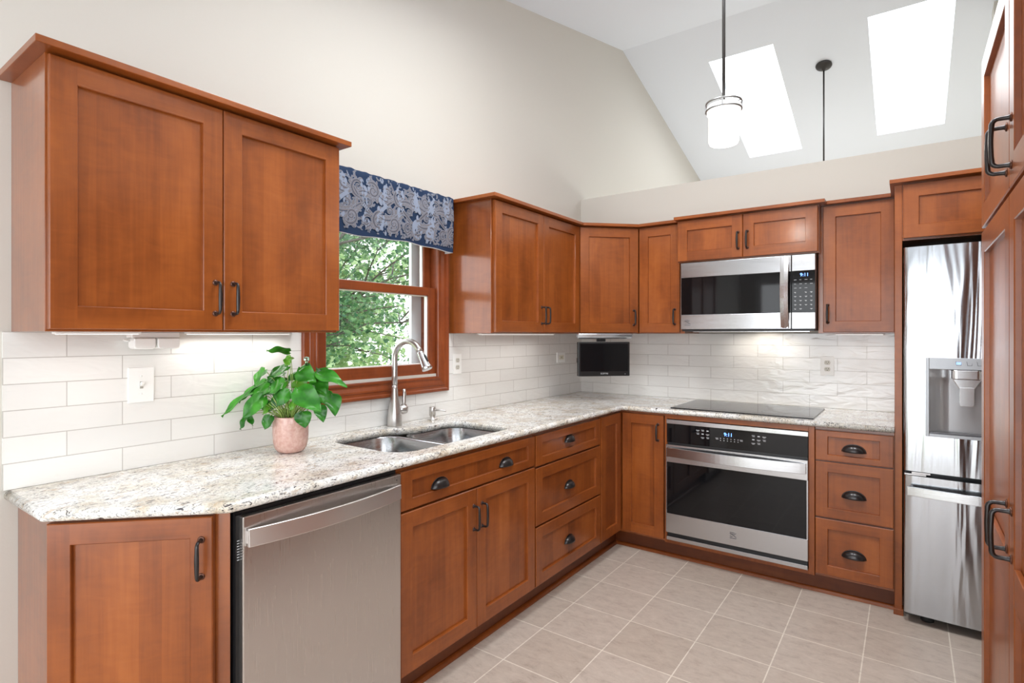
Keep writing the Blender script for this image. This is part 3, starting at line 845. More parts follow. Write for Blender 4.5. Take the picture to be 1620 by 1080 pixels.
# ================================================================ COOKTOP, OVEN, MICROWAVE
t = thing('cooktop', 'flat black glass cooktop set into the granite above the oven', 'cooktop', (1.318, -0.34, ZT))
b = B(); b.box(0.932, 1.702, -0.590, -0.085, ZT+0.0005, ZT+0.0065, 0, 0.0018); b.done('glass_top', simple('dark_ceramic_glass', (0.010, 0.009, 0.010), 0.05, spec=0.4), t)
RINGM = simple('burner_ring_print', (0.10, 0.10, 0.10), 0.3)
def annulus(b, cx, cy, z, r, w_):
    n = 48
    for k in range(n):
        a0, a1 = 2*PI*k/n, 2*PI*(k+1)/n
        b.face([(cx+r*math.cos(a0), cy+r*math.sin(a0), z), (cx+(r+w_)*math.cos(a0), cy+(r+w_)*math.sin(a0), z), (cx+(r+w_)*math.cos(a1), cy+(r+w_)*math.sin(a1), z), (cx+r*math.cos(a1), cy+r*math.sin(a1), z)], 0, (0, 0, 1))
for cx, cy, r in ((1.12, -0.22, 0.075), (1.12, -0.45, 0.095), (1.50, -0.22, 0.095), (1.50, -0.45, 0.075)):
    b = B(); annulus(b, cx, cy, ZT+0.0068, r, 0.0012); b.done('burner_ring', RINGM, t)

def emblem(parent, fr, x, z, s, y, m):
    """stylised striped letter badge: square outline with slanting bars"""
    b = B(fr); e = 0.0006
    def para(x0, z0, x1, z1, h): b.prism([(x0, z0), (x1, z1), (x1, z1+h), (x0, z0+h)], y, y+e, 0, 0, 'y')
    a = s/2
    para(x-a, z+a-0.10*s, x+a*0.55, z+a-0.10*s, 0.10*s)
    para(x-a, z+0.16*s, x+a*0.45, z+0.16*s, 0.10*s)
    para(x+a*0.45, z+0.16*s, x+a, z+0.40*s, 0.10*s)
    para(x-a, z+0.24*s, x+0.1*s, z-0.06*s, 0.10*s)
    para(x-0.02*s, z-0.02*s, x+a, z-0.30*s, 0.12*s)
    para(x-a, z-0.24*s, x-0.05*s, z-0.24*s, 0.10*s)
    para(x-a, z-a, x+a, z-a, 0.10*s)
    return b.done('badge', m, parent)

def bow_handle(parent, fr, x0, x1, z0, z1, y0, bow, mats, drop=0.0, name='handle'):
    """wide flat band, ends flush with the door, middle bowed outward"""
    b = B(fr); n = 28; top, bot = [], []
    rings = []
    for k in range(n+1):
        s = k/n; x = x0+(x1-x0)*s; f = 1-(2*s-1)**2
        y = y0+bow*f; dz = drop*f
        th = 0.010
        rings.append([(x, y, z0-dz), (x, y+th*0.9, z0-dz), (x, y+th, z0-dz+0.002), (x, y+th*0.85, z1-dz-0.002), (x, y+th*0.75, z1-dz), (x, y, z1-dz)])
    b.loft(rings, 0, True, True, False)
    b.box(x0+0.0, x0+0.022, 0.0, y0, z0+0.008, z1-0.008); b.box(x1-0.022, x1, 0.0, y0, z0+0.008, z1-0.008)
    return b.done(name, mats, parent, bevel=0.0012)

t = thing('wall_oven', 'stainless built-in oven with black glass door under the cooktop', 'oven', (1.305, -0.63, 0.13))
fo = FB(0, -0.628)
b = B(fo); b.box(0.930, 1.680, -0.50, 0.0, 0.130, 0.852); b.done('case', BLACKP, t)
b = B(fo); b.box(0.926, 1.684, 0.0005, 0.014, 0.829, 0.853, 0, 0.001); b.done('top_trim', STEELH, t)
b = B(fo); b.box(0.927, 1.683, 0.0005, 0.010, 0.716, 0.8285, 0, 0.001); cp = b.done('control_panel', BLACKG, t)
yb = -0.628-0.0105
text('clock_digits', '9:11', 0.028, (1.282, yb, 0.795), (1, 0, 0), (0, -1, 0), LEDB, cp)
def key(b, x, z, k): 
    w2 = 0.010
    if k % 3 == 0: b.box(x-w2, x+w2, 0.0102, 0.0105, z-0.0012, z+0.0012); b.box(x-w2*0.6, x+w2*0.6, 0.0102, 0.0105, z-0.006, z-0.004)
    elif k % 3 == 1: b.box(x-w2*0.8, x+w2*0.8, 0.0102, 0.0105, z+0.002, z+0.004); b.box(x-w2*0.5, x+w2*0.8, 0.0102, 0.0105, z-0.004, z-0.0015)
    else: b.box(x-w2*0.6, x+w2*0.6, 0.0102, 0.0105, z-0.003, z+0.003)
b = B(fo)
for i, x in enumerate((1.112, 1.140, 1.168)):
    for j, z in enumerate((0.805, 0.785, 0.765)):
        if i == 0 and j == 2: continue
        key(b, x, z, i+j)
b.done('mode_keys', LEGEND, cp)
b = B(fo)
for i, x in enumerate((1.415, 1.443, 1.471)):
    for j, z in enumerate((0.803, 0.783, 0.763)):
        if i == 2 and j == 2: continue
        key(b, x, z, i+j+1)
b.done('timer_keys', LEGEND, cp)
b = B(fo)
for i in range(6):
    for z in (0.772, 0.760): b.box(1.238+i*0.019, 1.2425+i*0.019, 0.0102, 0.0105, z-0.002, z+0.002)
key(b, 1.220, 0.768, 1); key(b, 1.352, 0.770, 1)
b.done('number_keys', LEGEND, cp)
b = B(fo); b.box(0.926, 1.684, 0.0005, 0.024, 0.600, 0.705, 0, 0.0015); b.box(0.926, 1.684, 0.0005, 0.024, 0.177, 0.292, 0, 0.0015)
b.box(0.926, 0.932, 0.0005, 0.022, 0.292, 0.600); b.box(1.678, 1.684, 0.0005, 0.022, 0.292, 0.600)
dr = b.done('door', STEELH, t)
b = B(fo); b.box(0.932, 1.678, 0.0005, 0.0225, 0.2925, 0.5995, 0, 0.001); b.done('window_glass', BLACKG, dr, 'dark oven window')
bow_handle(dr, fo, 0.934, 1.676, 0.634, 0.690, 0.026, 0.034, STEELH)
emblem(dr, fo, 1.312, 0.235, 0.034, 0.0242, DKLEGEND)
b = B(fo); b.box(0.928, 1.682, 0.0005, 0.018, 0.130, 0.152, 0, 0.001); b.done('bottom_trim', STEELH, t)

t = thing('microwave', 'stainless over-the-range microwave with black glass door and clock', 'microwave', (1.31, -0.2, 1.39))
fm = FB(0, -0.378)
b = B(fm); b.box(0.932, 1.688, -0.365, 0.0, 1.396, 1.8225); b.done('case', BLACKP, t)
b = B(fm); b.box(0.933, 1.566, 0.001, 0.022, 1.398, 1.490, 0, 0.0015); b.box(0.933, 1.566, 0.001, 0.022, 1.726, 1.818, 0, 0.0015)
b.box(0.9335, 0.9355, 0.001, 0.020, 1.490, 1.726)
dr = b.done('door', STEELH, t)
b = B(fm); b.box(0.9355, 1.5655, 0.001, 0.0205, 1.4905, 1.7255, 0, 0.001); b.done('window_glass', BLACKG, dr, 'dark microwave window')
emblem(dr, fm, 0.975, 1.440, 0.034, 0.0222, DKLEGEND)
# bowed upright handle
b = B(fm); rings = []; n = 24
for k in range(n+1):
    s = k/n; z = 1.402+0.412*s; f = 1-(2*s-1)**2
    y = 0.024+0.034*f
    rings.append([(1.512, y-0.006, z), (1.514, y+0.004, z), (1.535, y+0.008, z), (1.556, y+0.002, z), (1.560-0.014*f, y-0.010, z), (1.535, y-0.008, z)])
b.loft(rings, 0, True, True, False); b.box(1.516, 1.552, 0.020, 0.030, 1.402, 1.420); b.box(1.516, 1.552, 0.020, 0.030, 1.796, 1.814)
b.done('handle', STEEL, dr, bevel=0.001)
b = B(fm); b.box(1.570, 1.688, 0.001, 0.022, 1.727, 1.818, 0, 0.0015); b.done('upper_trim', STEELH, t)
b = B(fm); b.box(1.570, 1.688, 0.001, 0.022, 1.398, 1.489, 0, 0.0015); pn = b.done('lower_trim', STEELH, t)
b = B(fm); b.box(1.5705, 1.6875, 0.001, 0.021, 1.4895, 1.7265, 0, 0.001); kp = b.done('keypad', BLACKG, t)
ym = -0.378-0.0214
text('clock_digits', '9:11', 0.026, (1.634, ym, 1.703), (1, 0, 0), (0, -1, 0), LEDB, kp)
b = B(fm)
for j in range(8):
    for i in range(4):
        if (i*7+j*5) % 9 == 4: continue
        x = 1.588+i*0.027; z = 1.676-j*0.0235
        b.box(x-0.0065, x+0.0065-0.003*((i+j) % 2), 0.0212, 0.0215, z-0.001, z+0.001)
        if j > 2: b.box(x-0.003, x+0.003, 0.0212, 0.0215, z-0.0045, z-0.0025)
b.done('key_legends', LEGEND, kp)
b = B(fm)
for (x0, x1, z) in ((1.580, 1.606, 1.441), (1.610, 1.640, 1.443), (1.644, 1.678, 1.443), (1.600, 1.606, 1.418), (1.616, 1.624, 1.418)):
    b.box(x0, x1, 0.0222, 0.0226, z-0.0015, z+0.0015)
b.done('printed_line', LEGEND, pn)
b = B(fm); b.box(0.940, 1.684, -0.30, 0.016, 1.386, 1.3955, 0, 0.001); un = b.done('underside', BLACKP, t)
b = B(fm); b.box(1.005, 1.660, -0.05, 0.004, 1.380, 1.3855, 0, 0.001); b.done('grease_filter', STEELH, un)
b = B(fm); b.box(1.30, 1.44, -0.33, -0.29, 1.382, 1.3858); b.done('lamp_lens', simple('cooktop_lamp_lens', (0.9, 0.88, 0.8), 0.3, emit=(1.0, 0.90, 0.76), es=8), un, 'glowing cooktop lamp')
area('cooktop_lamp', (1.37, -0.14, 1.376), (0, 0.35, -1), 0.40, 0.06, 0.75, (1.0, 0.92, 0.82), 2.4)

# ================================================================ DISHWASHER
t = thing('dishwasher', 'stainless steel dishwasher with bowed bar handle left of the sink cabinet', 'dishwasher', (0.3, -2.84, 0))
fd = FL(0.612, 0)
b = B(fd); b.box(-3.139, -2.544, -0.56, 0.0, 0.02, 0.874); b.box(-3.139, -3.120, 0.0, 0.012, 0.12, 0.868); b.done('tub', BLACKP, t)
b = B(fd); b.box(-3.128, -2.546, 0.004, 0.030, 0.105, 0.865, 0, 0.003); dr = b.done('door', DWSTEEL, t)
bow_handle(dr, fd, -3.118, -2.556, 0.782, 0.832, 0.034, 0.030, HSTEEL)
b = B(fd)
for j in range(8): b.box(-3.1355, -3.1290, 0.0121, 0.0128, 0.745+j*0.0075, 0.7475+j*0.0075)
b.done('vent_slots', LEGEND, t, 'small pale vent slots')
b = B(fd); b.box(-2.568, -2.564, 0.0302, 0.0306, 0.846, 0.850); b.done('status_light', BLACKP, dr)
b = B(fd); b.box(-3.13, -2.55, -0.05, -0.045, 0.0, 0.10); b.done('kick_plate', BLACKP, t)

# ================================================================ REFRIGERATOR
t = thing('refrigerator', 'tall stainless french-door refrigerator with water dispenser in its left door', 'refrigerator', (2.55, -0.4, 0))
X0, X1 = 2.0915, 3.0005; XM = (X0+X1)/2
b = B(); b.box(X0+0.004, X1-0.004, -0.628, -0.04, 0.045, 1.765, 0, 0.002); b.box(X0+0.02, X1-0.02, -0.60, -0.05, 0.012, 0.045); b.done('body', simple('fridge_dark_grey', (0.10, 0.10, 0.105), 0.4), t)
YB, YD = -0.634, -0.705
def fy_(x, a=0, c_=0): s = (2*(x-X0)/(X1-X0)-1); return YD+0.021*s*s
def curved_door(name, a, c_, z0, z1, hole=None):
    b = B(); xs = [a+(c_-a)*k/24 for k in range(25)]
    zs = [z0, z1]
    if hole:
        xs = sorted(set([x for x in xs if min(abs(x-hole[0]), abs(x-hole[1])) > 0.004] + [hole[0], hole[1]])); zs = sorted([z0, z1, hole[2], hole[3]])
    e = 0.010
    def F(x):   # rounded vertical edges
        y = fy_(x, a, c_); d = min(x-a, c_-x)
        if d < e: y += e-math.sqrt(max(0, e*e-(e-d)**2))
        return y
    xs = sorted(set(xs+[a+e*0.1, a+e*0.35, a+e*0.7, c_-e*0.1, c_-e*0.35, c_-e*0.7]))
    g = {}
    def gv(x, z):
        k = (round(x, 6), round(z, 6))
        if k not in g: g[k] = b.v((x, F(x), z))
        return g[k]
    for xa, xb in zip(xs, xs[1:]):
        for za, zb in zip(zs, zs[1:]):
            if hole and hole[0]-1e-6 <= xa and xb <= hole[1]+1e-6 and hole[2]-1e-6 <= za and zb <= hole[3]+1e-6: continue
            f = b.bm.faces.new((gv(xa, za), gv(xb, za), gv(xb, zb), gv(xa, zb))); f.smooth = True
    for z, s in ((z0, -1), (z1, 1)):
        for xa, xb in zip(xs, xs[1:]): b.face([(xa, F(xa), z), (xb, F(xb), z), (xb, YB, z), (xa, YB, z)], 0, (0, 0, s))
    for x, s in ((a, -1), (c_, 1)): b.face([(x, F(x), z0), (x, F(x), z1), (x, YB, z1), (x, YB, z0)], 0, (s, 0, 0))
    b.face([(a, YB, z0), (c_, YB, z0), (c_, YB, z1), (a, YB, z1)], 0, (0, 1, 0))
    return b.done(name, FRSTEEL, t)
HO = (2.174, 2.462, 0.893, 1.258)
dl = curved_door('door', X0, XM-0.002, 0.722, 1.777, HO)
drr = curved_door('door', XM+0.002, X1, 0.722, 1.777)
dz = curved_door('freezer_drawer', X0, X1, 0.050, 0.700)
# dispenser bay
b = B(); yf = YD-0.004
x0, x1, z0, z1 = HO
yl, yr_ = fy_(x0)-0.004, fy_(x1)-0.004
def yat(x): return yl+(yr_-yl)*(x-x0)/(x1-x0)
def slab(xa, xb, za, zb, back=0.062): b.prism([(xa, yat(xa)), (xb, yat(xb)), (xb, YD+back), (xa, YD+back)], za, zb)
slab(x0, x0+0.013, z0, z1); slab(x1-0.013, x1, z0, z1); slab(x0+0.013, x1-0.013, z0, z0+0.014); slab(x0+0.013, x1-0.013, 1.205, z1)
b.box(x0+0.013, x1-0.013, YD+0.066, YD+0.070, z0+0.014, 1.205)
ds = b.done('dispenser', GREYP, dl, 'grey dispenser bay in the left door', bevel=0.0015)
b = B()   # curved inner back and shelf
n = 14
rg = [[(x0+0.014+(x1-x0-0.028)*k/n, YD+0.016+0.044*min(1, math.sin(PI*k/n)*1.8), z) for k in range(n+1)] for z in (z0+0.016, 1.204)]
b.loft(rg, 0, False, False)
b.done('recess_shell', simple('recess_grey', (0.48, 0.48, 0.49), 0.22, 0.6), ds)
b = B(); b.box(x0+0.014, x1-0.014, YD+0.014, YD+0.04, z0+0.0145, z0+0.022, 0, 0.002); b.done('drip_tray', simple('drip_tray_grey', (0.14, 0.14, 0.15), 0.3, 0.5), ds)
b = B(); cx = 2.322
b.prism(rounded([(cx-0.060, YD+0.040), (cx-0.052, YD+0.004), (cx+0.052, YD+0.004), (cx+0.060, YD+0.040)], [0.004, 0.02, 0.02, 0.004], 5), 1.163, 1.203, 0, 0.002)
b.prism([(cx-0.052, 1.163), (cx+0.052, 1.163), (cx+0.028, 1.120), (cx-0.028, 1.120)], YD+0.014, YD+0.036, 0, 0.003, 'y')
b.prism(rounded([(cx-0.026, 1.04), (cx+0.026, 1.04), (cx+0.026, 1.125), (cx-0.026, 1.125)], [0.010, 0.010, 0.003, 0.003], 4), YD+0.012, YD+0.022, 0, 0.0015, 'y')
b.done('spout', simple('satin_chrome', (0.78, 0.79, 0.80), 0.22, 1.0), ds, 'chrome ice and water paddle')
b = B()
for i, xx in enumerate((2.293, 2.331, 2.366)):
    zt, zb = 1.243, 1.224; wv = 0.011
    for (xa, xb) in ((xx-wv, xx-wv+0.0016), (xx+wv-0.0016, xx+wv)):
        b.prism([(xa, zt), (xb, zt), (xb+(0.003 if xa < xx else -0.003), zb), (xa+(0.003 if xa < xx else -0.003), zb)], yat(xx)-0.0004, yat(xx)-0.0001, 0, 0, 'y')
    b.prism([(xx-wv+0.003, zb), (xx+wv-0.003, zb), (xx+wv-0.003, zb+0.0016), (xx-wv+0.003, zb+0.0016)], yat(xx)-0.0004, yat(xx)-0.0001, 0, 0, 'y')
b.done('glass_symbols', DKLEGEND, ds)
b = B()
for k in range(3): b.box(2.285+k*0.006, 2.288+k*0.006, yat(2.29)-0.0008, yat(2.29)-0.0005, 1.229, 1.239)
b.done('indicator_light', LEDB, ds)
bow_handle(dz, frame((0, YD+0.002, 0), (1, 0, 0), (0, -1, 0)), X0+0.012, X1-0.012, 0.614, 0.656, 0.016, 0.040, STEELH)
for xx, dd_ in ((XM-0.045, dl), (XM+0.045, drr)):
    b = B(); b.tube([(xx, YD, 0.80), (xx, YD-0.045, 0.83), (xx, YD-0.055, 0.95), (xx, YD-0.060, 1.25), (xx, YD-0.055, 1.55), (xx, YD-0.045, 1.67), (xx, YD, 1.70)], [0.012]*7, 12)
    b.done('handle', STEEL, dd_)
b = B(); b.box(X0+0.002, X0+0.085, -0.690, -0.63, 0.7025, 0.711, 0, 0.001); b.box(X0+0.03, X0+0.10, -0.69, -0.66, 0.711, 0.7195); b.done('hinge', STEELH, t)
b = B(); b.box(X0+0.01, X1-0.01, -0.633, -0.60, 0.7, 0.722); b.done('gap_gasket', BLACKP, t)
for xx in (X0+0.09, X1-0.09):
    b = B(); b.lathe([(0.001, 0.0), (0.026, 0.0), (0.026, 0.012), (0.018, 0.02), (0.012, 0.05), (0.001, 0.05)], (xx, -0.600, 0), 20); b.done('foot', RUBBER, t)

# ================================================================ SMALL TELEVISION UNDER THE CORNER CABINET
tvf = frame((0.35, -0.70, 0), (1, 1, 0), (1, -1, 0))
t = thing('television', 'small black flat television hanging from a silver mount under the corner cabinet', 'television', (0.48, -0.57, 1.37))
b = B(tvf); rg = []
for x, s in ((-0.002, 0.55), (0.004, 0.9), (0.010, 1.0), (0.372, 1.0), (0.378, 0.9), (0.382, 0.55)):
    ring = []
    for k in range(15):
        a = PI*k/14; ring.append((x, -0.020+0.036*math.cos(a)*s*1.0 - 0.0, 1.3715-0.036*math.sin(a)*s))
    rg.append(ring)
b.loft(rg, 0, True, True, True)
b.done('mount_tube', simple('silver_painted_metal', (0.58, 0.60, 0.64), 0.22, 0.8), t, 'rounded silver mounting housing')
b = B(tvf); b.box(0.14, 0.20, -0.035, -0.018, 1.318, 1.342, 0, 0.002); b.tube([(0.15, -0.02, 1.34), (0.158, -0.008, 1.33), (0.166, -0.01, 1.318)], 0.002, 8); b.done('hinge', BLACKP, t)
b = B(tvf); b.box(0.008, 0.363, -0.042, -0.004, 1.089, 1.316, 0, 0.004); b.box(0.004, 0.008, -0.035, -0.012, 1.18, 1.21); bd = b.done('screen_housing', BLACKP, t)
b = B(tvf); b.box(0.022, 0.349, -0.0045, -0.003, 1.122, 1.304); b.done('screen', BLACKG, bd)
nn = Vector((1, -1, 0)).normalized(); uu = Vector((1, 1, 0)).normalized()
org = Vector((0.35, -0.70, 0))
text('maker_lettering', 'SCEPTRE', 0.0135, org+uu*0.186+nn*(-0.0036)+Vector((0, 0, 1.106)), uu, nn, LEGEND, bd)
b = B(tvf); b.lathe([(0.0003, 0), (0.0022, 0), (0.0022, 0.0008), (0.0003, 0.001)], (0.330, -0.004, 1.103), 10, 0, False, Matrix(((1, 0, 0), (0, 0, 1), (0, 1, 0)))); b.done('status_light', LEGEND, bd)

# ================================================================ WALL PLATES
RECEP = simple('receptacle_plastic', (0.62, 0.60, 0.53), 0.4)
def outlet(name, label, fr, w_, h_, slots='duplex', m=WHITE, loc=(0, 0, 0)):
    t = thing(name, label, 'outlet' if slots != 'switch' else 'switch', loc)
    b = B(fr); b.box(-w_/2, w_/2, 0.0, 0.006, -h_/2, h_/2, 0, 0.002); b.done('cover_plate', m, t)
    if slots == 'duplex':
        for dz_ in (-0.020, 0.020):
            b = B(fr)
            pts = [(0.0165*math.cos(a)*1.0, max(-0.0125, min(0.0125, 0.0165*math.sin(a)))+dz_) for a in [2*PI*k/24 for k in range(24)]]
            b.prism(pts, 0.0062, 0.0078, 0, 0, 'y'); f_ = b.done('receptacle', RECEP, t)
            b = B(fr)
            for x in (-0.006, 0.006): b.box(x-0.001, x+0.001, 0.0079, 0.0083, dz_-0.001, dz_+0.007)
            b.box(-0.002, 0.002, 0.0079, 0.0083, dz_-0.009, dz_-0.005)
            b.done('slots', BLACKP, f_)
    elif slots == 'gfci':
        b = B(fr); b.box(-0.034, 0.034, 0.0062, 0.0085, -0.017, 0.017, 0, 0.001); f_ = b.done('receptacle', IVORY, t)
        b = B(fr)
        for x in (-0.020, 0.020):
            for z in (-0.006, 0.006): b.box(x-0.004, x+0.004, 0.0086, 0.009, z-0.001, z+0.001)
        for x in (-0.005, 0.006): b.box(x-0.003, x+0.003, 0.0086, 0.009, -0.008, 0.008)
        b.done('slots', simple('olive_slots', (0.25, 0.24, 0.12), 0.5), f_)
    else:
        b = B(fr); b.box(-0.005, 0.005, 0.0062, 0.008, -0.012, 0.012, 0, 0.0005); s_ = b.done('toggle_slot', simple('slot_grey', (0.35, 0.34, 0.30), 0.5), t)
        b = B(fr); b.prism([(0.006, -0.006), (0.006, 0.006), (0.020, 0.012), (0.022, 0.006)], -0.004, 0.004, 0, 0, 'x'); b.done('toggle', WHITE, s_)
        b = B(fr)
        for z in (-0.030, 0.030): b.lathe([(0.0003, 0), (0.003, 0), (0.0028, 0.0008), (0.0003, 0.001)], (0, 0.006, z), 12, 0, False, Matrix(((1, 0, 0), (0, 0, 1), (0, 1, 0))))
        b.done('screw', WHITE, t)
    return t
outlet('light_switch', 'white toggle light switch plate on the tiles left of the plant', FL(BT, -3.138, 1.194), 0.079, 0.118, 'switch', WHITE, (BT, -3.138, 1.194))
outlet('wall_outlet', 'white upright double outlet on the tiles just right of the window', FL(BT, -1.512, 1.197), 0.074, 0.116, 'duplex', WHITE, (BT, -1.512, 1.197))
outlet('wall_outlet', 'white sideways outlet with ivory centre on the side tiles near the room corner', FL(BT, -0.332, 1.195), 0.118, 0.076, 'gfci', WHITE, (BT, -0.332, 1.195))
outlet('wall_outlet', 'white upright double outlet on the back tiles right of the cooktop', FB(1.707, -BT, 1.173), 0.074, 0.118, 'duplex', WHITE, (1.707, -BT, 1.173))

# white outlet strip with two plug adapters under the big wall cabinet
t = thing('power_strip', 'white outlet strip fixed under the big left cabinet above the switch', 'power strip', (0.06, -3.11, 1.36))
b = B(); b.box(0.030, 0.075, -3.190, -3.042, 1.3535, 1.3718, 0, 0.003); b.done('strip_body', WHITE, t)
for yy in (-3.153, -3.081):
    b = B(); b.box(0.040, 0.068, yy-0.014, yy+0.014, 1.3522, 1.3534); b.done('socket', IVORY, t)
def adapter(y0, y1, prong, label):
    b = B()
    r_ = rounded([(y0, 1.316), (y1, 1.316), (y1, 1.352), (y0, 1.352)], [0.012, 0.012, 0.004, 0.004], 5)
    b.prism(r_, 0.036, 0.086, 0, 0.003, 'x')
    if prong: b.tube([(0.05, y0+0.002, 1.343), (0.052, y0-0.010, 1.344), (0.055, y0-0.020, 1.347)], [0.0035, 0.003, 0.003], 8)
    tag(b.done('plug_adapter', WHITE), label, 'plug', 'plug adapters under the cabinet')
adapter(-3.186, -3.121, True, 'left rounded white plug adapter, cord stub on its side, under the cabinet')
adapter(-3.116, -3.046, False, 'right rounded white plug adapter hanging under the cabinet')

# under-cabinet light bars (switched on)
LENS = simple('light_bar_lens', (0.9, 0.9, 0.88), 0.4, emit=(1.0, 0.97, 0.93), es=2.5)
def light_bar(label, x0, x1, y0, y1, power, aim=(0, 0, -1)):
    t = thing('cabinet_light_bar', label, 'light', ((x0+x1)/2, (y0+y1)/2, UB), 'slim light bars under the wall cabinets')
    b = B(); b.box(x0, x1, y0, y1, UB-0.0065, UB-0.0005, 0, 0.001); b.done('housing', WHITE, t)
    b = B(); b.box(x0+0.006, x1-0.006, y0+0.006, y1-0.006, UB-0.0078, UB-0.0067); b.done('lens', LENS, t)
    area('cabinet_light', ((x0+x1)/2, (y0+y1)/2, UB-0.0105), aim, x1-x0, y1-y0, power, (1.0, 0.97, 0.93), 2.8)
light_bar('slim white light bar under the big left cabinet', 0.055, 0.085, -3.020, -2.62, 0.9)
light_bar('slim white light bar at the left end under the big left cabinet', 0.20, 0.23, -3.43, -3.22, 0.7)
light_bar('slim white light bar hidden under the cabinet right of the window', 0.15, 0.18, -1.50, -0.70, 1.3)
light_bar('slim white light bar hidden under the cabinet right of the microwave', 1.76, 2.00, -0.17, -0.14, 0.35)

# ================================================================ VALANCE
NAVY = simple('navy_cloth', (0.004, 0.022, 0.068), 0.85, bump=(900, 0.3, 0.001))
def cloth2(name, c):
    return simple(name, c, 0.8, bump=(1200, 0.5, 0.001))
SCROLL = cloth2('grey_blue_scroll_weave', (0.165, 0.158, 0.175)); EDGE = cloth2('pale_scroll_outline', (0.24, 0.285, 0.38)); LINING = simple('white_lining', (0.75, 0.77, 0.82), 0.8)
t = thing('window_valance', 'navy valance with grey scroll pattern hanging over the window', 'valance', (0.045, -2.07, 2.1))
VY0, VY1, VX, VZ0, VZ1 = -2.50, -1.630, 0.085, 1.822, 2.110
def vwave(y, z):   # soft ripples, gathered at the rod
    s = (VZ1-z)/(VZ1-VZ0)
    return VX + 0.0035*math.sin(y*21)*s + 0.0015*math.sin(y*57+1)*(1-s) + 0.004*math.sin(PI*s)
def vbot(y): return 0.006*math.sin(y*9+0.6)+0.002*math.sin(y*31)
def vtop(y): return 0.0018*math.sin(y*75)+0.001*math.sin(y*143)
b = B()
ny, nz = 120, 16
path = [(0.028, VY0)] + [(None, VY0+(VY1-VY0)*k/ny) for k in range(ny+1)] + [(0.060, VY1+0.001), (0.026, VY1+0.002)]
rows = []
for j in range(nz+1):
    s = j/nz; row = []
    for x, y in path:
        z = VZ1+vtop(y)*(1-s)**2 - (VZ1-VZ0)*s + vbot(y)*s
        row.append((vwave(y, z) if x is None else x, y, z))
    rows.append(row)
rows = [[(x-0.014, y, z-0.006) for x, y, z in rows[0]], [(x-0.006, y, z+0.004) for x, y, z in rows[0]]] + rows
b.loft(rows, 0, False, False)
for f in b.bm.faces: f.smooth = True
vf = b.done('cloth', NAVY, t)
b = B()
hem = [[(p[0]-0.0005, p[1], p[2]+0.002) for p in rows[-1]], [(p[0]-0.0005, p[1], p[2]-0.003) for p in rows[-1]], [(p[0]-0.006, p[1], p[2]-0.003) for p in rows[-1]], [(p[0]-0.007, p[1], p[2]+0.05) for p in rows[-1]]]
b.loft(hem, 0, False, False); b.done('lining', LINING, t, 'white lining edge')
b = B(); b.tube([(0.045, VY0+0.002, VZ1-0.012), (0.045, VY1-0.002, VZ1-0.012)], 0.008, 10); b.box(0.0, 0.05, VY1-0.05, VY1-0.04, VZ1-0.03, VZ1-0.01); b.box(0.0, 0.05, VY0+0.04, VY0+0.05, VZ1-0.03, VZ1-0.01); b.done('rod', STEEL, t)
# acanthus scrolls woven into the cloth: curling leaves with a pale outline, each lying over the last
rnd = random.Random(11)
sc_e, sc_f, sc_l = B(), B(), B()
def on_cloth(y, z, e): return (vwave(y, z)+e, y, z)
def inside(y, z): return VY0+0.004 < y < VY1-0.003 and VZ0+0.014 < z < VZ1-0.002
LAY = [0]
def strip(bb, pts, wid, e):
    n = len(pts); prev = None
    for i in range(n):
        y, z = pts[i]
        ty = pts[min(i+1, n-1)][0]-pts[max(i-1, 0)][0]; tz = pts[min(i+1, n-1)][1]-pts[max(i-1, 0)][1]
        L_ = math.hypot(ty, tz) or 1e-6; h = wid[i]
        a = (y-tz/L_*h, z+ty/L_*h); c_ = (y+tz/L_*h, z-ty/L_*h)
        if prev and inside(*a) and inside(*c_) and inside(*prev[0]) and inside(*prev[1]):
            bb.face([on_cloth(*prev[0], e), on_cloth(*a, e), on_cloth(*c_, e), on_cloth(*prev[1], e)], 0, (1, 0, 0))
        prev = (a, c_)
def motif(parts, vein=True):
    """outline of all ribbons, then their fills, then a fine vein along each"""
    LAY[0] += 1; e = 0.0008+LAY[0]*0.000008
    for pts, wid in parts: strip(sc_e, pts, [w_+0.0012 for w_ in wid], e)
    for pts, wid in parts: strip(sc_f, pts, wid, e+0.000003)
    if vein:
        for pts, wid in parts:
            if max(wid) > 0.0042: strip(sc_l, pts[2:-2], [w_*0.16 for w_ in wid[2:-2]], e+0.000006)
def arc(y, z, ang, L_, bend, n=12):
    out = []; a = ang
    for k in range(n):
        out.append((y, z)); a += bend/n; y += L_/n*math.cos(a); z += L_/n*math.sin(a)
    return out
def leafw(n, w_): return [w_*math.sin(PI*(k+0.4)/(n-0.3))**0.75 for k in range(n)]
def spiral(yc, zc, R_, a0, turn, w_, tail=0.0, lobes=5):
    n = 60; T = 3.3*PI; pts, wid = [], []
    for k in range(n):
        th = T*k/(n-1); r = R_*math.exp(-0.175*th); a = a0+turn*th
        pts.append((yc+r*math.cos(a), zc+r*math.sin(a))); wid.append(max(0.0012, w_*min(1, 0.25+k/9)*(r/R_)**0.62))
    pts_end = pts[-1]
    m = [(pts, wid)]
    pr = []
    for q in range(lobes):
        k = 3+q*5; th = T*k/(n-1); a = a0+turn*th; r = R_*math.exp(-0.175*th)
        pr.append((arc(pts[k][0], pts[k][1], a+turn*0.75, R_*0.62*(1-0.10*q), -turn*1.5, 10), leafw(10, R_*0.13)))
    if pr: motif(pr, False)
    motif(m)
    motif([([(pts_end[0]+0.0001*k, pts_end[1]) for k in range(-20, 21, 5)], [0.0022+0.0012*math.sin(PI*k/8) for k in range(9)])], False)
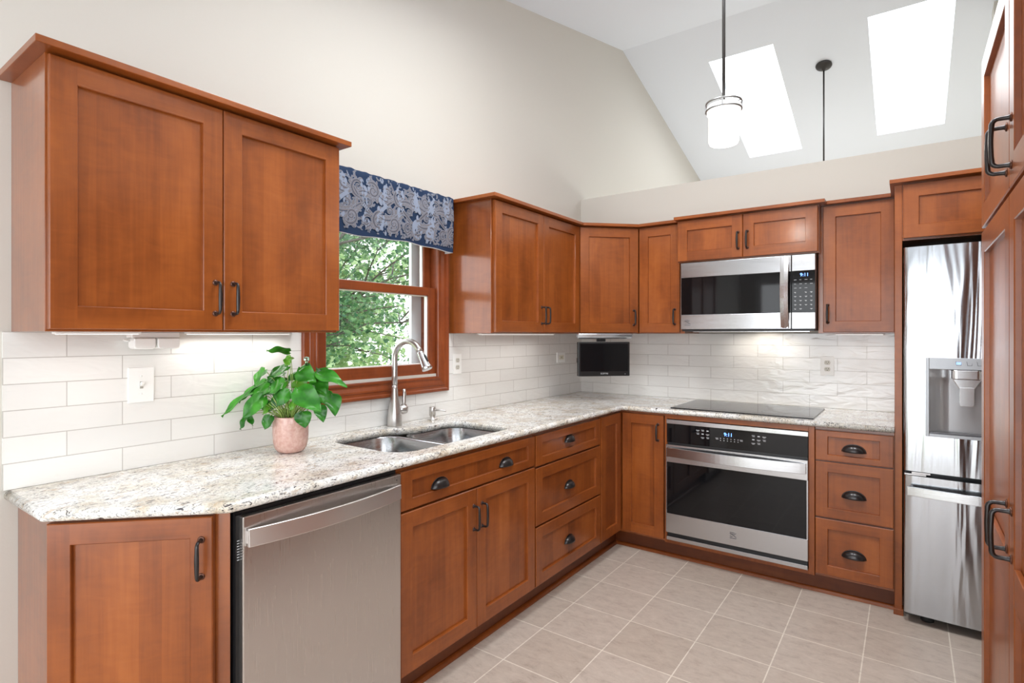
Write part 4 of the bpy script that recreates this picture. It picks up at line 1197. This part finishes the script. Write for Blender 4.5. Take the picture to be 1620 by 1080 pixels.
def feather(y, z, ang, L_, bend, w_, pairs=6):
    n = 26; sp = arc(y, z, ang, L_, bend, n); lob = []
    for q in range(pairs):
        k = int(3+(n-7)*q/(pairs-1)); s_ = k/n
        a = ang+bend*s_; l2 = w_*(0.55+0.75*math.sin(PI*min(1, s_*1.05)))*(1-0.35*s_)
        for sg in (1, -1): lob.append((arc(sp[k][0], sp[k][1], a+sg*1.15, l2, -sg*0.9, 9), leafw(9, l2*0.20)))
    motif(lob, False)
    motif([(sp, leafw(n, w_*0.24))])
def stemline(y0, z0, y1, z1, amp, w_):
    n = 30; pts = []
    for k in range(n):
        s_ = k/(n-1); dy, dz = y1-y0, z1-z0; L_ = math.hypot(dy, dz); o = amp*math.sin(2*PI*s_)
        pts.append((y0+dy*s_-dz/L_*o, z0+dz*s_+dy/L_*o))
    motif([(pts, [w_]*n)], False)
zm = (VZ0+VZ1)/2
for k in range(330):    # fine tendrils on the ground
    y = rnd.uniform(VY0, VY1); z = rnd.uniform(VZ0, VZ1)
    motif([(arc(y, z, rnd.uniform(0, 2*PI), rnd.uniform(0.030, 0.055), rnd.choice((-1, 1))*rnd.uniform(2.0, 4.6), 14), leafw(14, rnd.uniform(0.0024, 0.0046)))], False)
for k in range(8):
    yb = VY0-0.05+k*0.128; s_ = 1 if k % 2 else -1
    motif([(arc(yb-0.055, zm-0.13*s_, (PI/2-0.35)*s_, 0.31, -0.9*s_, 30), leafw(30, 0.0085))], True)
    feather(yb+0.075, zm-0.135*s_, PI/2*s_+0.15, 0.190, -1.5*s_, 0.046, 7)
    feather(yb-0.010, zm+0.015*s_, PI/2*s_+0.5*s_, 0.140, 1.7*s_, 0.038, 6)
    feather(yb+0.050, zm+0.120*s_, -0.4-PI/2*s_, 0.100, 2.0*s_, 0.030, 5)
    spiral(yb+0.006, zm-0.070*s_, 0.052, 1.1*s_, s_, 0.0110)
    spiral(yb-0.034, zm+0.066*s_, 0.045, 2.6*s_, -s_, 0.0100)
    spiral(yb+0.056, zm+0.078*s_, 0.034, -0.4*s_, -s_, 0.0078, lobes=4)
    spiral(yb+0.066, zm-0.010*s_, 0.030, 3.6*s_, s_, 0.0068, lobes=4)
sc_l.done('scroll_vein', NAVY, vf)
sc_e.done('scroll_outline', EDGE, vf); sc_f.done('scroll_pattern', SCROLL, vf)

# ================================================================ POTTED PLANT
pxc, pyc = 0.188, -2.690
t = thing('potted_plant', 'bushy green pothos in a glossy pink pot on the counter left of the sink', 'plant', (pxc, pyc, ZT))
PINK = None
m_, nt_, p_ = mat('pink_glazed_ceramic')
n_ = noise(nt_, scaled_pos(nt_, (60, 60, 60)), 1, 4, 0.6)
r_ = ramp(nt_, [(0.3, (0.56, 0.31, 0.265)), (0.5, (0.64, 0.40, 0.345)), (0.7, (0.72, 0.50, 0.44))]); nt_.links.new(n_, r_.inputs[0]); nt_.links.new(r_.outputs[0], p_.inputs['Base Color'])
p_.inputs['Roughness'].default_value = 0.15
n2_ = noise(nt_, scaled_pos(nt_, (38, 38, 22)), 1, 2, 0.5)
b_ = N(nt_, 'ShaderNodeBump'); b_.inputs['Strength'].default_value = 0.35; b_.inputs['Distance'].default_value = 0.004; nt_.links.new(n2_, b_.inputs['Height']); nt_.links.new(b_.outputs['Normal'], p_.inputs['Normal'])
PINK = m_
b = B()
b.lathe([(0.001, 0.0), (0.036, 0.0), (0.049, 0.006), (0.0585, 0.020), (0.0635, 0.042), (0.0655, 0.075), (0.0655, 0.115), (0.0650, 0.136), (0.0635, 0.139), (0.0610, 0.136), (0.0605, 0.115), (0.001, 0.114)], (pxc, pyc, ZT), 48)
b.done('pot', PINK, t)
b = B(); b.lathe([(0.001, 0.124), (0.03, 0.126), (0.0600, 0.120), (0.0600, 0.1145)], (pxc, pyc, ZT), 24, 0, False); b.done('soil', simple('dark_soil', (0.02, 0.012, 0.008), 0.9, bump=(300, 1, 0.004)), t)
def leafmat(name, base, light):
    m, nt, p = mat(name)
    n = noise(nt, scaled_pos(nt, (22, 22, 22)), 1, 3, 0.5); r = ramp(nt, [(0.35, base), (0.65, light)])
    nt.links.new(n, r.inputs[0]); nt.links.new(r.outputs[0], p.inputs['Base Color'])
    p.inputs['Roughness'].default_value = 0.28; p.inputs['Subsurface Weight'].default_value = 0.0
    tr = N(nt, 'ShaderNodeBsdfTranslucent'); nt.links.new(r.outputs[0], tr.inputs[0])
    mx = N(nt, 'ShaderNodeMixShader'); mx.inputs[0].default_value = 0.22
    out = [x for x in nt.nodes if x.type == 'OUTPUT_MATERIAL'][0]
    nt.links.new(p.outputs[0], mx.inputs[1]); nt.links.new(tr.outputs[0], mx.inputs[2]); nt.links.new(mx.outputs[0], out.inputs[0])
    return m
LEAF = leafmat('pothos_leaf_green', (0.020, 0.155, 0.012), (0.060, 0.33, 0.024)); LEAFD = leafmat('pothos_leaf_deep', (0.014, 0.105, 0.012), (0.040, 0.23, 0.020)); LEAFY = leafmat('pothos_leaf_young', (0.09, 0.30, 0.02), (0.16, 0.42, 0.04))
STEMM = simple('pale_green_stem', (0.30, 0.42, 0.10), 0.4)
Rv = Vector((math.cos(0.6291), math.sin(0.6291), 0)); Fv = Vector((-math.sin(0.6291), math.cos(0.6291), 0)); Zv = Vector((0, 0, 1))
pc = Vector((pxc, pyc, ZT))
def heart_leaf(base, tipdir, normal, L_, W_, m, fold=0.25, droop=0.25):
    tipdir = tipdir.normalized(); nrm = (normal - tipdir*normal.dot(tipdir)).normalized(); sd = tipdir.cross(nrm)
    b = B(); nu, nv = 12, 4; rows_ = []
    for i in range(nu+1):
        s = i/nu
        hw = W_*0.5*(math.sin(PI*min(1, s**0.62))**0.85 if s > 0 else 0)*(1.06-0.1*s)
        y0 = -0.12*L_*(1-s)**3
        row = []
        for j in range(-nv, nv+1):
            u = j/nv
            a = s*L_ - (0.10*L_*abs(u)**1.2*(1-s)**2)
            d = base + tipdir*a + sd*(u*hw) + nrm*(fold*abs(u)*hw*0.9 - droop*L_*s*s*0.5 + 0.006*math.sin(s*9+u*2)*abs(u))
            row.append(d)
        rows_.append(row)
    b.loft(rows_, 0, False, False)
    return b.done('leaf', m, t)
# (image right, up, toward camera, leaf tip direction, length, width, material) measured around the pot's foot, in metres
sc = 0.00240
def lp(u, v, d): return pc + Rv*((u-461)*sc) + Zv*((712-v)*sc) - Fv*d
stems = B()
def leaf(u0, v0, u1, v1, w_, d=0.0, d1=None, m=None, face=(0.0, 0.35, 1.0), fold=0.22, droop=0.2):
    """leaf whose base and tip project near the given photo positions around the pot"""
    d1 = d if d1 is None else d1
    p0 = lp(u0, v0, d); p1 = lp(u1, v1, d1); dr_ = p1-p0; nr = Rv*face[0]+Zv*face[1]-Fv*face[2]
    heart_leaf(p0, dr_, nr, dr_.length*1.04, w_*sc, m or LEAF, fold, droop)
    root = pc + Vector((rnd.uniform(-0.022, 0.022), rnd.uniform(-0.022, 0.022), 0.122))
    mid_ = root.lerp(p0, 0.55) + Zv*0.02
    pts = [root.lerp(mid_, k/4) for k in range(4)] + [mid_.lerp(p0, k/4) for k in range(5)]
    stems.tube(pts, [0.0020]*4+[0.0015]*5, 6)
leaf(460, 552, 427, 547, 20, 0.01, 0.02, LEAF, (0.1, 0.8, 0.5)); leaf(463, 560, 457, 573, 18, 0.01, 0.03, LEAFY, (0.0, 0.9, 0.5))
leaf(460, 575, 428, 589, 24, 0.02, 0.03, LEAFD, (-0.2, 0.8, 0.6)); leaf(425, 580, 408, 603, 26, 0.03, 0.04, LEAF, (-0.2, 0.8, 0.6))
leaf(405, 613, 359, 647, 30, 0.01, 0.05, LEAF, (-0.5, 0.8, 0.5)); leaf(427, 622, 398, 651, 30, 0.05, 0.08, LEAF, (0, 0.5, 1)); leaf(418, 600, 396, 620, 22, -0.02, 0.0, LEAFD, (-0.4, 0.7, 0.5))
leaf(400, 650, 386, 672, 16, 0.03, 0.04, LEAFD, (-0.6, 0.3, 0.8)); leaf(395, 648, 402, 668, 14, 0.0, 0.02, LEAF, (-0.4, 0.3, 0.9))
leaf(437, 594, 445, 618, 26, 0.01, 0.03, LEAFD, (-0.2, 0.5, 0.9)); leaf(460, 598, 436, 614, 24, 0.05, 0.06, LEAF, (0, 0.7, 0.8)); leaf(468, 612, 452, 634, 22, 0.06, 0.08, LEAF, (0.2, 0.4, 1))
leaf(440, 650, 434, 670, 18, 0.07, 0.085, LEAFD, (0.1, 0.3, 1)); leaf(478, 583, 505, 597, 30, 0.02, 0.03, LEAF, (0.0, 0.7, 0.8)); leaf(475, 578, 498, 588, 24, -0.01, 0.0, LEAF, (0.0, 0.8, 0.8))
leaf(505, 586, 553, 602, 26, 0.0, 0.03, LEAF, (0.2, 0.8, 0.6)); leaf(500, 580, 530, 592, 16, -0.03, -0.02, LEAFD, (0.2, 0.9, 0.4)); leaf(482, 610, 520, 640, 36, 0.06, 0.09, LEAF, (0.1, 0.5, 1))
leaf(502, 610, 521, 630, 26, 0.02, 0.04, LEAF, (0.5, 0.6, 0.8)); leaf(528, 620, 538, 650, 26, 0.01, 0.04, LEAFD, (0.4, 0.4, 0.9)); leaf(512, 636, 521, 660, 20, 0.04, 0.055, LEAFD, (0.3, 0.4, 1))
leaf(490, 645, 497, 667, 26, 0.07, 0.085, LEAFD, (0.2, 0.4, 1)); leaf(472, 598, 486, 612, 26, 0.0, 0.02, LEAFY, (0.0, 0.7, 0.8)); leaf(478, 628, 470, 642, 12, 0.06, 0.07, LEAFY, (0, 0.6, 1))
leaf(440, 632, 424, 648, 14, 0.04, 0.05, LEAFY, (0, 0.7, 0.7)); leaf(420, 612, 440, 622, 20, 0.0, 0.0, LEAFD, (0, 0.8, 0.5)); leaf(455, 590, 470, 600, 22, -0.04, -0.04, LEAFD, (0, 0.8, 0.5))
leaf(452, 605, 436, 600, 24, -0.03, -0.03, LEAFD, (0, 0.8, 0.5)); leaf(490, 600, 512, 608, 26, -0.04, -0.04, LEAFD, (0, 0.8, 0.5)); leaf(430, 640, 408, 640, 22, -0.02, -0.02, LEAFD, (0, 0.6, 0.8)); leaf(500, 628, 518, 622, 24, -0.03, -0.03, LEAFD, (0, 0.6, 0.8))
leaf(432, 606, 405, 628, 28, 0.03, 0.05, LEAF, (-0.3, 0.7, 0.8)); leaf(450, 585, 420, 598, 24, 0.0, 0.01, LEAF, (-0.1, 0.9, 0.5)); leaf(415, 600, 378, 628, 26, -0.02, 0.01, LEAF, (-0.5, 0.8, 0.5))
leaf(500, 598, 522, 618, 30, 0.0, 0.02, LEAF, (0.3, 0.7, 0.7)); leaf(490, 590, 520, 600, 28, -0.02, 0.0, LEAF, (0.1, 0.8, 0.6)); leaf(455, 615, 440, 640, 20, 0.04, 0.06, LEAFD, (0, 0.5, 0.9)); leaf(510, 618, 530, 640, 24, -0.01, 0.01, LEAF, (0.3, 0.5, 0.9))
for k in range(46):
    a = rnd.uniform(0, 2*PI); r0 = rnd.uniform(0.0, 0.04); sp_ = rnd.uniform(0.01, 0.075); h_ = rnd.uniform(0.03, 0.10)
    p0 = pc+Vector((r0*math.cos(a), r0*math.sin(a), 0.120)); p1 = pc+Vector(((r0+sp_)*math.cos(a), (r0+sp_)*math.sin(a), 0.124+h_))
    mm = p0.lerp(p1, 0.5)+Zv*0.012
    stems.tube([p0, p0.lerp(mm, 0.5)+Zv*0.004, mm, p1], [0.0018, 0.0017, 0.0015, 0.0010], 6)
stems.done('stems', STEMM, t)
# faceted glass finial on a stake beside the plant
gp = lp(484.5, 566, -0.012)
t = thing('glass_ornament', 'small faceted green-clear glass knob on a stake peeking above the plant before the window frame', 'ornament', (gp.x, gp.y, ZT+0.121))
GL, ntg, pg = mat('clear_green_crystal'); pg.inputs['Base Color'].default_value = (0.55, 0.85, 0.68, 1); pg.inputs['Roughness'].default_value = 0.02; pg.inputs['Transmission Weight'].default_value = 1.0; pg.inputs['IOR'].default_value = 1.5
gz = gp.z-ZT
b = B(); b.lathe([(0.001, gz+0.014), (0.008, gz+0.013), (0.0115, gz+0.007), (0.0105, gz+0.001), (0.0050, gz-0.004), (0.0052, gz-0.010), (0.0075, gz-0.013), (0.0065, gz-0.018), (0.001, gz-0.018)], (gp.x, gp.y, ZT), 8)
b.done('knob', GL, t, None, smooth=False)
b = B(); b.tube([(gp.x, gp.y, ZT+0.121), (gp.x, gp.y, gp.z-0.0185)], 0.0022, 8); b.done('stake', GL, t)

# ================================================================ PENDANT LAMPS
OPAL = simple('lit_opal_glass', (0.95, 0.94, 0.92), 0.3, emit=(1.0, 0.98, 0.95), es=1.7)
DKM = simple('aged_bronze_rod', (0.060, 0.057, 0.056), 0.4, 0.7)
GREYM = simple('pewter_band', (0.28, 0.28, 0.28), 0.35, 0.8)
def pendant(label, x, y, ztop):
    """ztop = height of the upper ring"""
    t = thing('pendant_lamp', label, 'lamp', (x, y, ceil_z(y)), 'pendant lamps on long rods')
    zc_ = ceil_z(y); s = SN if y < YR else -SF
    tl = Matrix.Rotation(math.atan(s), 3, 'X')
    b = B(); b.lathe([(0.001, 0.006), (0.062, 0.006), (0.064, -0.002), (0.060, -0.012), (0.045, -0.016), (0.038, -0.024), (0.018, -0.030), (0.012, -0.045), (0.001, -0.046)], (x, y, zc_-0.006), 36, 0, True, tl); b.done('canopy', DKM, t)
    b = B(); b.tube([(x, y, zc_-0.03), (x, y, ztop+0.002)], 0.0068, 12); b.lathe([(0.0068, ztop), (0.011, ztop-0.002), (0.011, ztop-0.028), (0.001, ztop-0.030)], (x, y, 0), 16, 0, True); b.done('rod', DKM, t)
    b = B()
    rr = 0.074
    for z0, z1 in ((ztop-0.004, ztop+0.003), (ztop-0.034, ztop-0.028)):
        b.lathe([(rr-0.004, z0), (rr+0.001, z0), (rr+0.001, z1), (rr-0.004, z1), (rr-0.004, z0)], (x, y, 0), 48, 0, False)
    for a in (0.2, PI/2+0.2, PI+0.2, 1.5*PI+0.2):
        b.box(x+rr*math.cos(a)-0.003, x+rr*math.cos(a)+0.001, y+rr*math.sin(a)-0.003, y+rr*math.sin(a)+0.003, ztop-0.034, ztop+0.003)
    for a in (0.0, PI/2): 
        c_, s_ = math.cos(a), math.sin(a)
        b.tube([(x-rr*c_, y-rr*s_, ztop-0.001), (x+rr*c_, y+rr*s_, ztop-0.001)], 0.0025, 8)
    b.done('ring_frame', GREYM, t)
    b = B(); b.lathe([(0.001, ztop-0.010), (0.066, ztop-0.010), (0.069, ztop-0.014), (0.069, ztop-0.045), (0.062, ztop-0.046), (0.062, ztop-0.165), (0.056, ztop-0.176), (0.001, ztop-0.178)], (x, y, 0), 48); b.done('shade', OPAL, t, 'glowing white glass shade')
    l = bpy.data.lights.new('lamp_bulb', 'POINT'); l.energy = 9; l.color = (1.0, 0.93, 0.84); l.shadow_soft_size = 0.06
    o = bpy.data.objects.new('lamp_bulb', l); COL.objects.link(o); o.location = (x, y, ztop-0.25)
pendant('lit pendant with white cylinder shade hanging near, in front of the left skylight', 1.4636, -1.434, 2.364)
pendant('farther pendant, dark canopy and long rod between the skylights, shade hidden behind the half wall', 1.511, 1.635, 2.364)

# ================================================================ OUTDOORS
GRASS = None
m_, nt_, p_ = mat('sunlit_lawn'); n_ = noise(nt_, scaled_pos(nt_, (1.5, 1.5, 1.5)), 1, 5, 0.7); r_ = ramp(nt_, [(0.35, (0.16, 0.30, 0.07)), (0.65, (0.42, 0.50, 0.20))]); nt_.links.new(n_, r_.inputs[0]); nt_.links.new(r_.outputs[0], p_.inputs['Base Color']); GRASS = m_
b = B(); b.box(-30, -0.16, -16, 22, -0.64, -0.625); tag(b.done('lawn', GRASS), 'pale green lawn outside the window', 'lawn', kind='stuff')
def treeleaf(name, c0, c1):
    m = bpy.data.materials.new(name); m.use_nodes = True; nt = m.node_tree; p = nt.nodes['Principled BSDF']
    n = noise(nt, scaled_pos(nt, (9, 9, 9)), 1, 2, 0.6); r = ramp(nt, [(0.35, c0), (0.65, c1)]); nt.links.new(n, r.inputs[0]); nt.links.new(r.outputs[0], p.inputs['Base Color']); p.inputs['Roughness'].default_value = 0.35
    tr = N(nt, 'ShaderNodeBsdfTranslucent'); nt.links.new(r.outputs[0], tr.inputs[0]); mx = N(nt, 'ShaderNodeMixShader'); mx.inputs[0].default_value = 0.35
    out = [x for x in nt.nodes if x.type == 'OUTPUT_MATERIAL'][0]
    nt.links.new(p.outputs[0], mx.inputs[1]); nt.links.new(tr.outputs[0], mx.inputs[2]); nt.links.new(mx.outputs[0], out.inputs[0]); return m
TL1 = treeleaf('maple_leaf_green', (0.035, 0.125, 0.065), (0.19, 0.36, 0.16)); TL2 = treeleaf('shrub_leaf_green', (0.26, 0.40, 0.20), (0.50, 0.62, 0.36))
BARK = simple('grey_bark', (0.11, 0.095, 0.09), 0.8, bump=(40, 0.5, 0.01))
def outdoor_tree(label, base, hgt, spread, nleaf, ls, m, seed, trunk_r=0.07, droop=0.0):
    rn = random.Random(seed)
    t = thing('tree', label, 'tree', base)
    b = B(); tips = []
    def grow(p, d, L_, r, lev):
        n = 5; pts = [p]; q = p.copy(); dd = d.copy()
        for i in range(n):
            dd = (dd + Vector((rn.uniform(-1, 1), rn.uniform(-1, 1), rn.uniform(-0.6, 0.6)))*0.16 + Vector((0, 0, -droop*0.05*lev))).normalized(); q = q+dd*(L_/n); pts.append(q.copy())
            if lev > 0: tips.append((q.copy(), lev))
        b.tube(pts, [r*(1-0.55*i/n) for i in range(n+1)], 6)
        if lev < 3:
            for k in range(4 if lev else 7):
                s = rn.uniform(0.25, 1.0); i = min(n-1, int(s*n)); a = rn.uniform(0, 2*PI)
                side = Vector((math.cos(a), math.sin(a), rn.uniform(-0.1, 0.6))).normalized()
                grow(pts[i+1], (dd*0.35+side*0.8).normalized(), L_*rn.uniform(0.5, 0.7)*(spread if lev == 0 else 1), r*0.42, lev+1)
    grow(Vector(base), Vector((0.05, 0.05, 1)).normalized(), hgt, trunk_r, 0)
    b.done('trunk', BARK, t)
    b = B(); bm = b.bm
    prof5 = [(0, 0), (0.32, -0.10), (0.48, 0.22), (0.30, 0.30), (0.42, 0.62), (0.16, 0.58), (0, 1.0), (-0.16, 0.58), (-0.42, 0.62), (-0.30, 0.30), (-0.48, 0.22), (-0.32, -0.10)]
    for k in range(nleaf):
        q, lev = rn.choice(tips); q = q + Vector((rn.gauss(0, 1), rn.gauss(0, 1), rn.gauss(0, 1)))*0.10
        s = ls*rn.uniform(0.6, 1.25)
        zd = Vector((rn.gauss(0, 1), rn.gauss(0, 1), rn.gauss(0, 0.5)-0.5)).normalized(); nr = Vector((rn.gauss(0, 0.6), rn.gauss(0, 0.6), 1)).normalized()
        x = zd.cross(nr).normalized(); nr = x.cross(zd)
        vs = [bm.verts.new(q + x*(a*s) + zd*(c_*s) + nr*(abs(a)*s*0.25)) for a, c_ in prof5]
        bm.faces.new(vs)
    me_fol = b.done('foliage', m, t)
def limb_tree(label, base, limbs, nleaf, ls, m, seed, r0=0.05, scat=0.16):
    """tree whose long limbs reach toward given points, leafy along their outer two thirds"""
    rn = random.Random(seed); t = thing('tree', label, 'tree', base); b = B(); tips = []
    base = Vector(base); top = base+Vector((0, 0, 1.1))
    b.tube([base+Vector((0, 0, 0.014)), base+Vector((0.02, 0.03, 0.5)), top], [r0*1.5, r0*1.2, r0], 8)
    def run(p, q, r, lev):
        n = 8; pts = []; L_ = (q-p).length; off = Vector((0, 0, 0))
        for i in range(n+1):
            s_ = i/n; off = off + Vector((rn.uniform(-1, 1), rn.uniform(-1, 1), rn.uniform(-1, 1)))*L_*0.022
            pts.append(p.lerp(q, s_)+off+Vector((0, 0, L_*0.10*math.sin(PI*s_))))
            pts[-1].z = max(pts[-1].z, -0.3)
            if s_ > 0.25: tips.append((pts[-1], lev))
        b.tube(pts, [r*(1-0.75*i/n) for i in range(n+1)], 6)
        if lev < 2:
            for k in range(9 if lev == 0 else 4):
                i = rn.randint(2, n-1); d = (q-p).normalized()*0.6+Vector((rn.uniform(-1, 1), rn.uniform(-1, 1), rn.uniform(-0.7, 0.8)))*0.7
                run(pts[i], pts[i]+d*L_*rn.uniform(0.22, 0.42), r*0.40, lev+1)
    for q in limbs: run(top+Vector((0, 0, rn.uniform(-0.4, 0.0))), Vector(q), r0*0.6, 0)
    b.done('trunk', BARK, t)
    b = B(); bm = b.bm
    prof5 = [(0, 0), (0.32, -0.10), (0.48, 0.22), (0.30, 0.30), (0.42, 0.62), (0.16, 0.58), (0, 1.0), (-0.16, 0.58), (-0.42, 0.62), (-0.30, 0.30), (-0.48, 0.22), (-0.32, -0.10)]
    for k in range(nleaf):
        q, lev = rn.choice(tips); q = q+Vector((rn.gauss(0, 1), rn.gauss(0, 1), rn.gauss(0, 0.8)))*scat
        q.z = max(q.z, -0.35)
        s_ = ls*rn.uniform(0.6, 1.25)
        zd = Vector((rn.gauss(0, 1), rn.gauss(0, 1), rn.gauss(0, 0.5)-0.5)).normalized(); nr = Vector((rn.gauss(0, 0.6)+0.3, rn.gauss(0, 0.6)-0.3, 1)).normalized()
        x = zd.cross(nr).normalized(); nr = x.cross(zd)
        bm.faces.new([bm.verts.new(q+x*(a*s_)+zd*(c_*s_)+nr*(abs(a)*s_*0.25)) for a, c_ in prof5])
    b.done('foliage', m, t)
limb_tree('green broad-leaved tree whose branches fill the kitchen window view', (-3.3, -2.3, -0.615), [(-3.2, 0.2, 1.3), (-3.0, 0.6, 2.0), (-2.8, 0.9, 2.6), (-3.5, 1.0, 2.9), (-3.6, 1.7, 2.2), (-3.3, 0.9, 1.6), (-3.9, 2.0, 1.5), (-3.0, -0.3, 2.4)], 13000, 0.056, TL1, 5)
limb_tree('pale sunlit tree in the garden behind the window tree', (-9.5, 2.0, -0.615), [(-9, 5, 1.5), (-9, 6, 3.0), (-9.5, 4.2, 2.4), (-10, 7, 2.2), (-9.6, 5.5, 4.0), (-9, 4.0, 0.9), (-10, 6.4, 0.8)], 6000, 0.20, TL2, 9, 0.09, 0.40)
